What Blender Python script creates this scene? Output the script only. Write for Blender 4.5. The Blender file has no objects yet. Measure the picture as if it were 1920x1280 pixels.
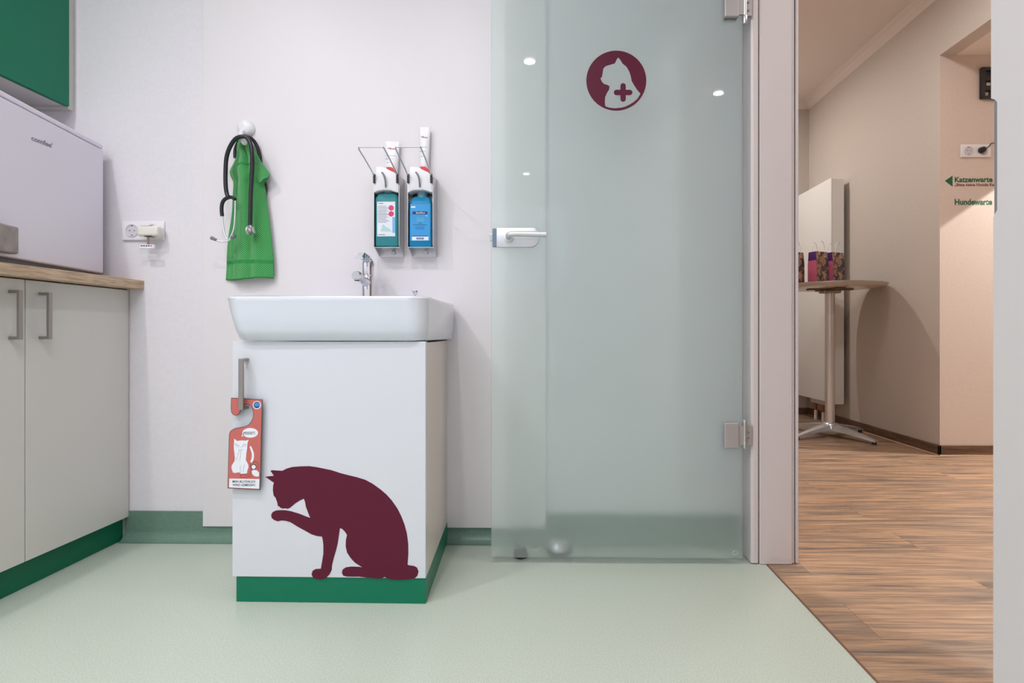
import bpy, bmesh, math
from mathutils import Vector, Matrix
PI = math.pi
scene = bpy.context.scene
COL = scene.collection

# ------------------------------------------------------------------ camera, world, exposure
FPX, PSI, CAMZ = 1000.0, 0.015, 0.76
PX, PY = 1014.0, 624.0
cam_d = bpy.data.cameras.new('camera'); cam = bpy.data.objects.new('camera', cam_d); COL.objects.link(cam)
cam.location = (0, 0, CAMZ); cam.rotation_euler = (PI/2, 0, PSI)
cam_d.sensor_width = 36; cam_d.lens = FPX/1920*36
cam_d.shift_x = -(PX-960)/1920; cam_d.shift_y = (PY-640)/1920
cam_d.clip_start = 0.02
scene.camera = cam
scene.view_settings.view_transform = 'Standard'
scene.view_settings.look = 'None'
scene.view_settings.exposure = -0.10
scene.view_settings.gamma = 1.0
scene.cycles.use_denoising = True
scene.cycles.max_bounces = 12
scene.cycles.diffuse_bounces = 6
scene.cycles.transmission_bounces = 8
scene.cycles.caustics_refractive = True
scene.cycles.caustics_reflective = False
scene.cycles.sample_clamp_indirect = 6
world = bpy.data.worlds.new('sky'); scene.world = world; world.use_nodes = True
world.node_tree.nodes['Background'].inputs[0].default_value = (0.75, 0.85, 1.0, 1)
world.node_tree.nodes['Background'].inputs[1].default_value = 1.6

def pix(px, py, Y=None, X=None, Z=None):
    """room coordinates of the photograph's point px,py on the plane Y=, X= or Z="""
    a = (px-PX)/FPX; b = (PY-py)/FPX
    s, c = math.sin(PSI), math.cos(PSI)
    d = Vector((-s+a*c, c+a*s, b))
    if Y is not None: t = Y/d.y
    elif X is not None: t = X/d.x
    else: t = (Z-CAMZ)/d.z
    return Vector((d.x*t, d.y*t, CAMZ+d.z*t))

def area(name, loc, size, power, col=(1,1,1), size_y=None, rot=(0,0,0), spread=PI, shape=None):
    l = bpy.data.lights.new(name, 'AREA'); l.energy = power; l.color = col
    l.shape = shape or ('RECTANGLE' if size_y else 'DISK'); l.size = size
    if size_y: l.size_y = size_y
    l.spread = spread
    o = bpy.data.objects.new(name, l); COL.objects.link(o); o.location = loc; o.rotation_euler = rot
    return o

CEIL = 2.75
SPOTS = [(-0.14, -0.36), (-0.9, -1.6), (-0.28, -3.1), (-1.56, 0.50), (-0.42, 0.40)]
PANEL = (-1.15, -0.25, 1.25, 0.55)     # added ceiling panel for general fill: centre x, y and size
area('light_panel', (PANEL[0], PANEL[1], CEIL-0.032), PANEL[2]-.06, 24, (.985, .985, 1.0), PANEL[3]-.06)
area('light_panel', (-1.45, -2.0, CEIL-0.032), 1.1, 32, (.985, .985, 1.0), 1.1)  # another panel added to brighten the room
for i, (x, y) in enumerate(SPOTS):
    area('spot_light', (x, y, CEIL-0.022), 0.075, [5, 5, 5, 13, 12][i], (1.0, .96, .97), spread=PI*.85)
# daylight through the window behind
area('window_daylight', (-0.25, -3.72, 1.9), 1.0, 22, (.86, .92, 1.0), 1.15, rot=(PI/2, 0, PI))
# hall lamps
HZ = 2.90
area('hall_lamp', (1.6, 2.6, HZ-0.035), 0.42, 14, (1.0, .95, .91))
area('hall_lamp', (1.7, 0.9, HZ-0.035), 0.42, 19, (1.0, .95, .91))
area('hall_spot_light', (1.50, -1.23, HZ-0.022), 0.075, 5, (1.0, .95, .9))
area('hall_spot_light', (1.25, 4.52, HZ-0.022), 0.075, 20, (1.0, .95, .91))
area('hall_lamp', (0.97, 4.55, 2.30), 0.10, 1.5, (1.0, .94, .89), rot=(0, -math.radians(58), 0))
sl = bpy.data.lights.new('niche_spot', 'SPOT'); sl.energy = 340; sl.color = (1.0, .94, .87)
sl.spot_size = math.radians(109); sl.spot_blend = 0.02; sl.shadow_soft_size = 0.012
so = bpy.data.objects.new('niche_spot', sl); COL.objects.link(so); so.location = (3.85, 3.06, 2.455)

# ------------------------------------------------------------------ materials
def srgb(r, g, b):
    f = lambda c: (c/255/12.92) if c/255 <= .04045 else ((c/255+.055)/1.055)**2.4
    return (f(r), f(g), f(b), 1)
def mat(name, col, rough=.5, metal=0., **kw):
    m = bpy.data.materials.new(name); m.use_nodes = True
    b = m.node_tree.nodes['Principled BSDF']
    b.inputs['Base Color'].default_value = srgb(*col)
    b.inputs['Roughness'].default_value = rough; b.inputs['Metallic'].default_value = metal
    for k, v in kw.items(): b.inputs[k.replace('_', ' ')].default_value = v
    return m
def N(m, t, **kw):
    n = m.node_tree.nodes.new(t)
    for k, v in kw.items():
        if k in n.inputs: n.inputs[k].default_value = v
        else: setattr(n, k, v)
    return n
def L(m, a, b): m.node_tree.links.new(a, b)
def bs(m): return m.node_tree.nodes['Principled BSDF']
def noise_tint(m, c1, c2, scale, bump=0., detail=4, stretch=(1,1,1), lo=.35, hi=.65, dist=.001):
    tc = N(m, 'ShaderNodeTexCoord'); mp = N(m, 'ShaderNodeMapping'); mp.inputs['Scale'].default_value = stretch
    no = N(m, 'ShaderNodeTexNoise'); no.inputs['Scale'].default_value = scale; no.inputs['Detail'].default_value = detail
    r = N(m, 'ShaderNodeValToRGB'); r.color_ramp.elements[0].position = lo; r.color_ramp.elements[1].position = hi
    r.color_ramp.elements[0].color = srgb(*c1); r.color_ramp.elements[1].color = srgb(*c2)
    L(m, tc.outputs['Object'], mp.inputs[0]); L(m, mp.outputs[0], no.inputs['Vector']); L(m, no.outputs[0], r.inputs[0])
    L(m, r.outputs[0], bs(m).inputs['Base Color'])
    if bump:
        bp = N(m, 'ShaderNodeBump'); bp.inputs['Strength'].default_value = bump; bp.inputs['Distance'].default_value = dist
        L(m, no.outputs[0], bp.inputs['Height']); L(m, bp.outputs[0], bs(m).inputs['Normal'])
    return m

WALL = noise_tint(mat('white_wall_paint', (223,220,226), .55), (222,219,225), (225,222,228), 90, 0)
PANELM = mat('white_wall_panel', (225,221,225), .42)
CEILM = mat('ceiling_paint', (236,234,236), .8)
VINYL = noise_tint(mat('green_vinyl', (186,202,190), .32), (172,184,171), (193,202,190), 300, 0, 3)
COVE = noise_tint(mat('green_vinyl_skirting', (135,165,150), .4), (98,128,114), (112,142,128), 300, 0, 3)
GREEN = mat('green_laminate', (0,112,82), .35, Specular_IOR_Level=.35)
GREEND = mat('green_plinth_laminate', (0,100,70), .4, Specular_IOR_Level=.35)
WHITEL = mat('white_laminate', (208,206,201), .3)
WHITEG = mat('white_gloss_laminate', (208,211,218), .18)
CREAM = mat('cream_laminate_side', (216,207,200), .35)
SEAM = mat('dark_seam', (60,60,60), .7)
FRIDGE = mat('fridge_enamel', (226,222,234), .3)
DARK = mat('dark_plastic', (38,38,42), .45)
BLACKR = mat('black_rubber', (26,27,33), .38)
GREYP = mat('grey_plastic', (120,122,126), .5)
TAUPE = noise_tint(mat('taupe_metal', (150,142,136), .45, .3), (140,132,126), (160,152,146), 40)
NICKEL = mat('brushed_nickel', (160,154,148), .38, .85)
STEEL = mat('stainless_steel', (200,200,202), .28, .9)
ALU = mat('satin_aluminium', (214,217,220), .35, .55)
CHROME = mat('chrome', (225,225,230), .06, 1.)
CERAMIC = mat('white_ceramic', (214,219,229), .08, Coat_Weight=.5, Coat_Roughness=.03)
PLAST = mat('white_plastic', (232,232,236), .3)
PLASTY = mat('yellowed_plastic', (226,222,214), .35)
WINE = mat('wine_red_vinyl', (88,14,44), .45, Specular_IOR_Level=.3)
PAINT = mat('white_frame_lacquer', (207,199,199), .3)
PAINTN = mat('white_frame_lacquer_near', (204,199,198), .35)
BEIGE = noise_tint(mat('beige_hall_paint', (192,183,175), .7), (190,181,173), (194,185,177), 60, .05)
BEIGE2 = noise_tint(mat('cream_hall_paint', (212,199,190), .7), (210,197,188), (214,201,192), 60, .05)
HCEIL = mat('hall_ceiling_paint', (226,216,210), .8)
RADM = mat('radiator_white', (226,226,224), .3)
INK = mat('print_ink_dark', (60,60,70), .6)
LWHITE = mat('print_white', (226,230,238), .45)
RED = mat('print_red', (192,100,94), .5)
BRED = mat('red_plastic', (214,40,50), .35)
PINK = mat('print_pink', (214,60,110), .5)
NAVY = mat('print_navy', (28,44,104), .45)
CYAN = mat('print_cyan', (60,140,200), .45)
SKYB = mat('print_sky_blue', (120,180,225), .45)
HINGEM = mat('hinge_satin_grey', (176,171,172), .35, .3)
DGREEN = mat('sign_green', (28,100,72), .5)
DRED = mat('sign_dark_red', (120,58,58), .5)
COPPER = mat('copper', (176,96,66), .35, .9)
PAPERW = mat('white_paper_cord', (236,234,232), .7)

def glassm(name, col, rough, ior=1.35, trans=1., **kw):
    m = mat(name, col, rough, 0, **kw); b = bs(m); b.inputs['Transmission Weight'].default_value = trans
    b.inputs['IOR'].default_value = ior; return m
TEAL = glassm('teal_soap_bottle', (70,160,168), .2, 1.2, .35)
BLUEB = glassm('blue_gel_bottle', (40,160,214), .15, 1.2, .35)
CLEARB = glassm('clear_bottle_neck', (150,196,206), .15, 1.2, .5)
LENS = mat('lamp_lens', (255,255,255), .4); bs(LENS).inputs['Emission Color'].default_value = (1,.97,.97,1); bs(LENS).inputs['Emission Strength'].default_value = 7
HLENS = mat('hall_lamp_lens', (255,246,235), .4); bs(HLENS).inputs['Emission Color'].default_value = (1,.88,.76,1); bs(HLENS).inputs['Emission Strength'].default_value = 4
PANE = glassm('clear_pane', (240,248,250), 0., 1.1)

# satin glass: part of the light scatters, part passes blurred; glossy front
SATIN = bpy.data.materials.new('satin_glass'); SATIN.use_nodes = True
_m = SATIN; _m.node_tree.nodes.remove(bs(_m))
rf = N(_m, 'ShaderNodeBsdfRefraction'); rf.inputs['Color'].default_value = srgb(249,255,252); rf.inputs['Roughness'].default_value = .33; rf.inputs['IOR'].default_value = 1.22
tp = N(_m, 'ShaderNodeBsdfTransparent'); tp.inputs[0].default_value = srgb(249,254,252)
tr = N(_m, 'ShaderNodeBsdfTranslucent'); tr.inputs[0].default_value = srgb(244,247,248)
df = N(_m, 'ShaderNodeBsdfDiffuse'); df.inputs[0].default_value = srgb(242,245,247)
gy = N(_m, 'ShaderNodeBsdfGlossy'); gy.inputs['Color'].default_value = (1, 1, 1, 1); gy.inputs['Roughness'].default_value = .012
def mixs(f, a, b_):
    x = N(_m, 'ShaderNodeMixShader'); L(_m, a.outputs[0], x.inputs[1]); L(_m, b_.outputs[0], x.inputs[2])
    if isinstance(f, float): x.inputs[0].default_value = f
    else: L(_m, f, x.inputs[0])
    return x
clear = mixs(.24, rf, tp)
body = mixs(.17, clear, mixs(.60, tr, df))
fn = N(_m, 'ShaderNodeFresnel'); fn.inputs['IOR'].default_value = 1.5
ge = N(_m, 'ShaderNodeNewGeometry'); iv = N(_m, 'ShaderNodeMath', operation='SUBTRACT'); iv.inputs[0].default_value = 1; L(_m, ge.outputs['Backfacing'], iv.inputs[1])
mf = N(_m, 'ShaderNodeMath', operation='MULTIPLY'); L(_m, fn.outputs[0], mf.inputs[0]); L(_m, iv.outputs[0], mf.inputs[1])
L(_m, mixs(mf.outputs[0], body, gy).outputs[0], _m.node_tree.nodes['Material Output'].inputs[0])

# towel: terry with a diamond weave
TOWEL = mat('green_terry', (52,168,82), .9, Sheen_Weight=.4)
def towel_mat(m):
    tc = N(m, 'ShaderNodeTexCoord'); mp = N(m, 'ShaderNodeMapping')
    mp.inputs['Location'].default_value = (0, 0, .5); mp.inputs['Scale'].default_value = (235, 235, 1)
    ck = N(m, 'ShaderNodeTexChecker'); ck.inputs['Scale'].default_value = 1.0
    ck.inputs[1].default_value = srgb(84,176,98); ck.inputs[2].default_value = srgb(34,122,58)
    L(m, tc.outputs['UV'], mp.inputs[0])
    L(m, mp.outputs[0], ck.inputs[0]); L(m, ck.outputs[0], bs(m).inputs['Base Color'])
    bp = N(m, 'ShaderNodeBump'); bp.inputs['Strength'].default_value = .5; bp.inputs['Distance'].default_value = .002
    L(m, ck.outputs[1], bp.inputs['Height']); L(m, bp.outputs[0], bs(m).inputs['Normal'])
towel_mat(TOWEL)
TOWELB = mat('green_flat_border', (44,138,68), .85)

def wood(name, light, mid, dark, grey, plank=None, axis_scale=(1.2, 14, 1), rough=.42, tone=1):
    m = mat(name, mid, rough); nt = m.node_tree
    tc = N(m, 'ShaderNodeTexCoord')
    vec = tc.outputs['Object']
    if plank:
        br = N(m, 'ShaderNodeTexBrick'); br.offset = .37; br.inputs['Scale'].default_value = 1
        br.inputs['Brick Width'].default_value = plank[0]; br.inputs['Row Height'].default_value = plank[1]
        br.inputs['Mortar Size'].default_value = .0006; br.inputs['Mortar Smooth'].default_value = .3
        br.inputs['Color1'].default_value = (0,0,0,1); br.inputs['Color2'].default_value = (1,1,1,1); br.inputs['Mortar'].default_value = (.5,.5,.5,1)
        L(m, vec, br.inputs['Vector'])
        sc = N(m, 'ShaderNodeVectorMath', operation='SCALE'); sc.inputs['Scale'].default_value = 7.0
        ad = N(m, 'ShaderNodeVectorMath', operation='ADD')
        L(m, br.outputs['Color'], sc.inputs[0]); L(m, sc.outputs[0], ad.inputs[0]); L(m, vec, ad.inputs[1]); vec = ad.outputs[0]
    mp = N(m, 'ShaderNodeMapping'); mp.inputs['Scale'].default_value = axis_scale; L(m, vec, mp.inputs[0])
    n1 = N(m, 'ShaderNodeTexNoise'); n1.inputs['Scale'].default_value = 1.0; n1.inputs['Detail'].default_value = 6; n1.inputs['Roughness'].default_value = .62; n1.inputs['Distortion'].default_value = 1.6
    L(m, mp.outputs[0], n1.inputs['Vector'])
    r1 = N(m, 'ShaderNodeValToRGB'); e = r1.color_ramp.elements
    e[0].position = .30; e[0].color = srgb(*dark); e[1].position = .74; e[1].color = srgb(*light)
    x = e.new(.42); x.color = srgb(*grey); x = e.new(.54); x.color = srgb(*mid)
    L(m, n1.outputs[0], r1.inputs[0])
    mp2 = N(m, 'ShaderNodeMapping'); mp2.inputs['Scale'].default_value = (axis_scale[0]*4, axis_scale[1]*9, axis_scale[2]*4); L(m, vec, mp2.inputs[0])
    n2 = N(m, 'ShaderNodeTexNoise'); n2.inputs['Scale'].default_value = 1.0; n2.inputs['Detail'].default_value = 5; n2.inputs['Distortion'].default_value = .4
    L(m, mp2.outputs[0], n2.inputs['Vector'])
    r2 = N(m, 'ShaderNodeValToRGB'); e = r2.color_ramp.elements
    e[0].position = .38; e[0].color = (.50,.48,.47,1); e[1].position = .56; e[1].color = (1.06,1.05,1.03,1)
    L(m, n2.outputs[0], r2.inputs[0])
    mu = N(m, 'ShaderNodeMix', data_type='RGBA', blend_type='MULTIPLY'); mu.inputs[0].default_value = .6
    L(m, r1.outputs[0], mu.inputs[6]); L(m, r2.outputs[0], mu.inputs[7]); out = mu.outputs[2]
    if plank:
        mo = N(m, 'ShaderNodeMix', data_type='RGBA'); mo.inputs[7].default_value = srgb(84,60,44)
        L(m, br.outputs['Fac'], mo.inputs[0]); L(m, out, mo.inputs[6]); out = mo.outputs[2]
    L(m, out, bs(m).inputs['Base Color'])
    bp = N(m, 'ShaderNodeBump'); bp.inputs['Strength'].default_value = .25; bp.inputs['Distance'].default_value = .001
    L(m, n2.outputs[0], bp.inputs['Height']); L(m, bp.outputs[0], bs(m).inputs['Normal'])
    return m
WOODF = wood('wood_plank_floor', (188,158,130), (166,134,106), (98,84,76), (134,114,98), plank=(1.3, .178), axis_scale=(1.3, 17, 1))
OAK = wood('oak_worktop_laminate', (212,188,160), (202,176,148), (178,152,126), (192,166,140), axis_scale=(20, 2.0, 60), rough=.4)
WALNUT = wood('walnut_skirting', (134,104,84), (116,88,70), (74,54,42), (96,72,56), axis_scale=(3, 3, 60), rough=.45)
TABLEW = mat('pale_table_laminate', (216,208,200), .2)
def printm(name, seed):
    m = mat(name, (90,80,80), .35)
    tc = N(m, 'ShaderNodeTexCoord'); mp = N(m, 'ShaderNodeMapping'); mp.inputs['Location'].default_value = (seed, seed*.7, seed*.3)
    vo = N(m, 'ShaderNodeTexNoise'); vo.inputs['Scale'].default_value = 26; vo.inputs['Detail'].default_value = 3; vo.inputs['Distortion'].default_value = .8
    r = N(m, 'ShaderNodeValToRGB'); e = r.color_ramp.elements; r.color_ramp.interpolation = 'EASE'
    e[0].position = .30; e[0].color = srgb(44,62,92); e[1].position = .72; e[1].color = srgb(196,196,206)
    for p, c in ((.40,(46,44,50)), (.48,(96,78,70)), (.54,(178,120,96)), (.60,(120,110,100)), (.66,(186,180,110))):
        x = e.new(p); x.color = srgb(*c)
    L(m, tc.outputs['Object'], mp.inputs[0]); L(m, mp.outputs[0], vo.inputs['Vector']); L(m, vo.outputs[0], r.inputs[0]); L(m, r.outputs[0], bs(m).inputs['Base Color'])
    return m
BAGP = printm('photo_print_paper', 3.1)
MAGENTA = mat('magenta_paper', (206,100,134), .4); PURPLE = mat('purple_paper', (82,40,112), .4)

# ------------------------------------------------------------------ mesh helpers
class MB:
    def __init__(s): s.bm = bmesh.new()
    def _add(s, bm2):
        me = bpy.data.meshes.new('t'); bm2.to_mesh(me); bm2.free(); s.bm.from_mesh(me); bpy.data.meshes.remove(me); return s
    def box(s, x0, x1, y0, y1, z0, z1, bev=0., seg=2, M=None):
        b = bmesh.new(); bmesh.ops.create_cube(b, size=1)
        for v in b.verts: v.co = Vector(((x0+x1)/2+v.co.x*(x1-x0), (y0+y1)/2+v.co.y*(y1-y0), (z0+z1)/2+v.co.z*(z1-z0)))
        if bev: bmesh.ops.bevel(b, geom=b.edges[:], offset=bev, segments=seg, profile=.5, affect='EDGES')
        if M: bmesh.ops.transform(b, matrix=M, verts=b.verts)
        return s._add(b)
    def prism(s, poly, a0, a1, axis='z', bev=0., seg=2, M=None):
        """poly in the two other axes, extruded from a0 to a1 along axis"""
        b = bmesh.new()
        def P(p, a):
            return {'z': (p[0], p[1], a), 'y': (p[0], a, p[1]), 'x': (a, p[0], p[1])}[axis]
        f0 = b.faces.new([b.verts.new(P(p, a0)) for p in poly]); 
        r = bmesh.ops.extrude_face_region(b, geom=[f0]); vs = [g for g in r['geom'] if isinstance(g, bmesh.types.BMVert)]
        d = {'z': (0,0,a1-a0), 'y': (0,a1-a0,0), 'x': (a1-a0,0,0)}[axis]
        bmesh.ops.translate(b, vec=d, verts=vs); bmesh.ops.recalc_face_normals(b, faces=b.faces)
        if bev: bmesh.ops.bevel(b, geom=b.edges[:], offset=bev, segments=seg, profile=.5, affect='EDGES', clamp_overlap=True)
        if M: bmesh.ops.transform(b, matrix=M, verts=b.verts)
        return s._add(b)
    def cyl(s, p0, p1, r0, r1=None, n=24, bev=0.):
        p0, p1 = Vector(p0), Vector(p1); r1 = r0 if r1 is None else r1
        d = p1-p0; b = bmesh.new()
        bmesh.ops.create_cone(b, cap_ends=True, segments=n, radius1=r0, radius2=r1, depth=d.length)
        if bev: bmesh.ops.bevel(b, geom=[e for e in b.edges if len(e.link_faces) == 2 and any(len(f.verts) > 4 for f in e.link_faces)], offset=bev, segments=2, profile=.5, affect='EDGES')
        q = Vector((0,0,1)).rotation_difference(d)
        bmesh.ops.transform(b, matrix=Matrix.Translation((p0+p1)/2) @ q.to_matrix().to_4x4(), verts=b.verts)
        return s._add(b)
    def lathe(s, prof, c=(0,0,0), n=32, M=None):
        b = bmesh.new(); rings = []
        for r, z in prof:
            rings.append([b.verts.new((r*math.cos(2*PI*i/n), r*math.sin(2*PI*i/n), z)) for i in range(n)] if r > 1e-6 else [b.verts.new((0,0,z))])
        for a, c2 in zip(rings, rings[1:]):
            for i in range(n):
                j = (i+1) % n
                if len(a) == 1 and len(c2) == 1: continue
                if len(a) == 1: b.faces.new((a[0], c2[j], c2[i]))
                elif len(c2) == 1: b.faces.new((a[i], a[j], c2[0]))
                else: b.faces.new((a[i], a[j], c2[j], c2[i]))
        for rg in (rings[0], rings[-1]):
            if len(rg) > 1: b.faces.new(rg)
        bmesh.ops.recalc_face_normals(b, faces=b.faces)
        T = Matrix.Translation(c)
        bmesh.ops.transform(b, matrix=(T @ M) if M else T, verts=b.verts)
        return s._add(b)
    def tube(s, pts, r, n=12, smooth=6, caps=True):
        P = [Vector(p) for p in pts]
        if smooth and len(P) > 2:
            Q = []
            for i in range(len(P)-1):
                a, b_, c, d = P[max(i-1,0)], P[i], P[i+1], P[min(i+2,len(P)-1)]
                for k in range(smooth):
                    t = k/smooth
                    Q.append(.5*((2*b_)+(c-a)*t+(2*a-5*b_+4*c-d)*t*t+(-a+3*b_-3*c+d)*t**3))
            Q.append(P[-1]); P = Q
        R = r if isinstance(r, (list, tuple)) else None
        b = bmesh.new(); rings = []; up = None
        for i, p in enumerate(P):
            t = (P[min(i+1,len(P)-1)]-P[max(i-1,0)]).normalized()
            if up is None: up = t.orthogonal().normalized()
            up = (up - t*up.dot(t)).normalized(); w = t.cross(up)
            rr = r if R is None else R[0]+(R[1]-R[0])*i/(len(P)-1)
            rings.append([b.verts.new(p+rr*(math.cos(2*PI*k/n)*up+math.sin(2*PI*k/n)*w)) for k in range(n)])
        for a, c in zip(rings, rings[1:]):
            for k in range(n): b.faces.new((a[k], a[(k+1)%n], c[(k+1)%n], c[k]))
        b.faces.new(rings[0]); b.faces.new(rings[-1]); bmesh.ops.recalc_face_normals(b, faces=b.faces)
        return s._add(b)
    def loft(s, rings, cap0=True, cap1=True):
        b = bmesh.new(); R = [[b.verts.new(p) for p in rg] for rg in rings]; n = len(R[0])
        for a, c in zip(R, R[1:]):
            for k in range(n): b.faces.new((a[k], a[(k+1)%n], c[(k+1)%n], c[k]))
        if cap0: b.faces.new(R[0])
        if cap1: b.faces.new(R[-1])
        bmesh.ops.recalc_face_normals(b, faces=b.faces); return s._add(b)
    def mesh(s, me): s.bm.from_mesh(me); return s

def rrect(x0, x1, y0, y1, r, z, n=6, plane='xy'):
    pts = []
    for cx, cy, a0 in ((x1-r, y1-r, 0), (x0+r, y1-r, PI/2), (x0+r, y0+r, PI), (x1-r, y0+r, 1.5*PI)):
        for k in range(n+1):
            a = a0+PI/2*k/n; pts.append((cx+r*math.cos(a), cy+r*math.sin(a)))
    if plane == '2d': return pts
    return [(p[0], p[1], z) if plane == 'xy' else (p[0], z, p[1]) for p in pts]

def root_of(o):
    while o.parent: o = o.parent
    return o
def obj(name, mb, m, parent=None, smooth=False, loc=None):
    me = bpy.data.meshes.new(name); mb.bm.to_mesh(me); mb.bm.free(); me.materials.append(m)
    o = bpy.data.objects.new(name, me); COL.objects.link(o)
    if parent:
        o.parent = parent; org = Vector(root_of(parent)['_o'])
    else:
        if loc is None:
            vs = [v.co for v in me.vertices]
            loc = ((min(v.x for v in vs)+max(v.x for v in vs))/2, (min(v.y for v in vs)+max(v.y for v in vs))/2, min(v.z for v in vs))
        org = Vector(loc); o.location = org; o['_o'] = tuple(org)
    me.transform(Matrix.Translation(-org))
    if smooth:
        for p in me.polygons: p.use_smooth = True
        try: me.set_sharp_from_angle(angle=math.radians(38))
        except Exception: pass
    return o
def tag(o, label, cat, group=None):
    o['label'] = label; o['category'] = cat
    if group: o['group'] = group
    return o
def thing(name, label, cat, loc, group=None):
    o = bpy.data.objects.new(name, None); COL.objects.link(o); o.location = loc; o['_o'] = tuple(loc)
    o.empty_display_size = .05
    return tag(o, label, cat, group)
def struct(name, mb, m, parent=None):
    o = obj(name, mb, m, parent)
    if not parent: o['kind'] = 'structure'
    return o
def copy_thing(root, delta, label, group=None):
    def cp(o, par):
        c = o.copy(); COL.objects.link(c); c.parent = par
        for ch in list(o.children): cp(ch, c)
        return c
    r = cp(root, None); r.location = root.location+Vector(delta); r['label'] = label
    if group: r['group'] = group
    return r

DG = None
def curve_mesh(polys, depth):
    cu = bpy.data.curves.new('c', 'CURVE'); cu.dimensions = '2D'; cu.fill_mode = 'BOTH'; cu.extrude = depth/2
    for p in polys:
        sp = cu.splines.new('POLY'); sp.points.add(len(p)-1); sp.use_cyclic_u = True
        for q, pt in zip(sp.points, p): q.co = (pt[0], pt[1], 0, 1)
    o = bpy.data.objects.new('c', cu); COL.objects.link(o)
    me = bpy.data.meshes.new_from_object(o.evaluated_get(bpy.context.evaluated_depsgraph_get()))
    bpy.data.objects.remove(o); bpy.data.curves.remove(cu); return me
def upright(me, Y, depth):
    """turn a mesh of the xy plane into one standing at Y, its face towards -Y"""
    me.transform(Matrix(((1,0,0,0),(0,0,-1,Y-depth/2),(0,1,0,0),(0,0,0,1)))); return me
def flat(polys, Y, depth=.0006):
    return MB().mesh(upright(curve_mesh(polys, depth), Y, depth))
def wpoly(pts, Y): return [(lambda w: (w.x, w.z))(pix(x, y, Y=Y)) for x, y in pts]
def circ(cx, cy, r, n=40, rx=None): return [(cx+(rx or r)*math.cos(2*PI*i/n), cy+r*math.sin(2*PI*i/n)) for i in range(n)]
def smoothpoly(P, k=4):
    Q = []; n = len(P)
    for i in range(n):
        a, b, c, d = [Vector(P[(i+j) % n]) for j in (-1, 0, 1, 2)]
        for t in [x/k for x in range(k)]:
            q = .5*((2*b)+(c-a)*t+(2*a-5*b+4*c-d)*t*t+(-a+3*b-3*c+d)*t**3); Q.append((q.x, q.y))
    return Q
def inset(P, d):
    n = len(P); ar = sum(P[i][0]*P[(i+1)%n][1]-P[(i+1)%n][0]*P[i][1] for i in range(n)); sg = 1 if ar > 0 else -1
    Q = []
    for i in range(n):
        a, b, c = Vector(P[i-1]), Vector(P[i]), Vector(P[(i+1)%n])
        e1 = (b-a).normalized(); e2 = (c-b).normalized()
        n1 = Vector((-e1.y, e1.x))*sg; n2 = Vector((-e2.y, e2.x))*sg
        m_ = n1+n2
        m_ = m_.normalized() if m_.length > 1e-5 else n1
        k = d/max(.5, m_.dot(n1)); q = b+m_*k; Q.append((q.x, q.y))
    return Q
def text_mesh(body, depth=.0006, bold=0., shear=0.):
    cu = bpy.data.curves.new('t', 'FONT'); cu.body = body; cu.extrude = 0; cu.offset = bold; cu.shear = shear; cu.resolution_u = 4
    o = bpy.data.objects.new('t', cu); COL.objects.link(o)
    me = bpy.data.meshes.new_from_object(o.evaluated_get(bpy.context.evaluated_depsgraph_get()))
    bpy.data.objects.remove(o); bpy.data.curves.remove(cu); return me
def text(body, x0, x1, z0, z1, Y, bold=0., shear=0., depth=.0004):
    """lettering filling the box x0..x1, z0..z1 on the plane Y"""
    me = text_mesh(body, 0, bold, shear); vs = [v.co for v in me.vertices]
    a, b_ = min(v.x for v in vs), max(v.x for v in vs); c, d = min(v.y for v in vs), max(v.y for v in vs)
    sx, sz = (x1-x0)/(b_-a), (z1-z0)/(d-c)
    for v in me.vertices: v.co = Vector((x0+(v.co.x-a)*sx, Y-depth, z0+(v.co.y-c)*sz))
    return MB().mesh(me)
def ptext(body, p0, p1, Y, **k):
    a, b_ = pix(*p0, Y=Y), pix(*p1, Y=Y)
    return text(body, a.x, b_.x, b_.z, a.z, Y, **k)

# ------------------------------------------------------------------ the room
YB = 1.945           # back wall
XR = .692             # right wall, room side
XH = .812            # right wall, hall side
YJ = 1.765           # far door jamb
YN = .807             # near door jamb
struct('floor', MB().box(-2.2, XR, -3.75, YB+.1, -.05, 0).box(XR, .715, YN-.03, YJ+.03, -.05, 0), VINYL)
struct('ceiling', MB().box(-2.2, XR+.02, -3.75, YB+.1, CEIL, CEIL+.06), CEILM)
struct('wall_back', MB().box(-2.2, XR+.14, YB, YB+.1, 0, CEIL+.06), WALL)
struct('wall_left', MB().box(-2.3, -2.2, -3.75, YB+.1, 0, CEIL+.06), WALL)
# right wall with the opening
struct('wall_right', MB().box(XR, XH, YJ+.035, YB, 0, HZ).box(XR, XH, -3.65, YN-.035, 0, HZ).box(XR, XH, YN-.035, YJ+.035, 2.14, HZ), WALL)
# wall behind the camera with a window
wx0, wx1, wz0, wz1 = -.80, .30, 1.30, 2.52
struct('wall_front', MB().box(-2.2, wx0, -3.75, -3.65, 0, CEIL).box(wx1, XH, -3.75, -3.65, 0, CEIL).box(wx0, wx1, -3.75, -3.65, 0, wz0).box(wx0, wx1, -3.75, -3.65, wz1, CEIL), WALL)
win = bpy.data.objects.new('window_1', None); COL.objects.link(win); win.location = (-.25, -3.7, wz0); win['_o'] = (-.25, -3.7, wz0); win['kind'] = 'structure'
fr = MB()
for a in ((wx0, wx0+.06, wz0, wz1), (wx1-.06, wx1, wz0, wz1), (wx0, wx1, wz0, wz0+.06), (wx0, wx1, wz1-.06, wz1), (-.10, -.03, wz0, wz1), (wx0, wx1, 2.02, 2.07)):
    fr.box(a[0], a[1], -3.71, -3.66, a[2], a[3], .004)
obj('window_frame', fr, PLAST, win)
obj('pane', MB().box(wx0+.05, wx1-.05, -3.69, -3.685, wz0+.05, wz1-.05), PANE, win)

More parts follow.
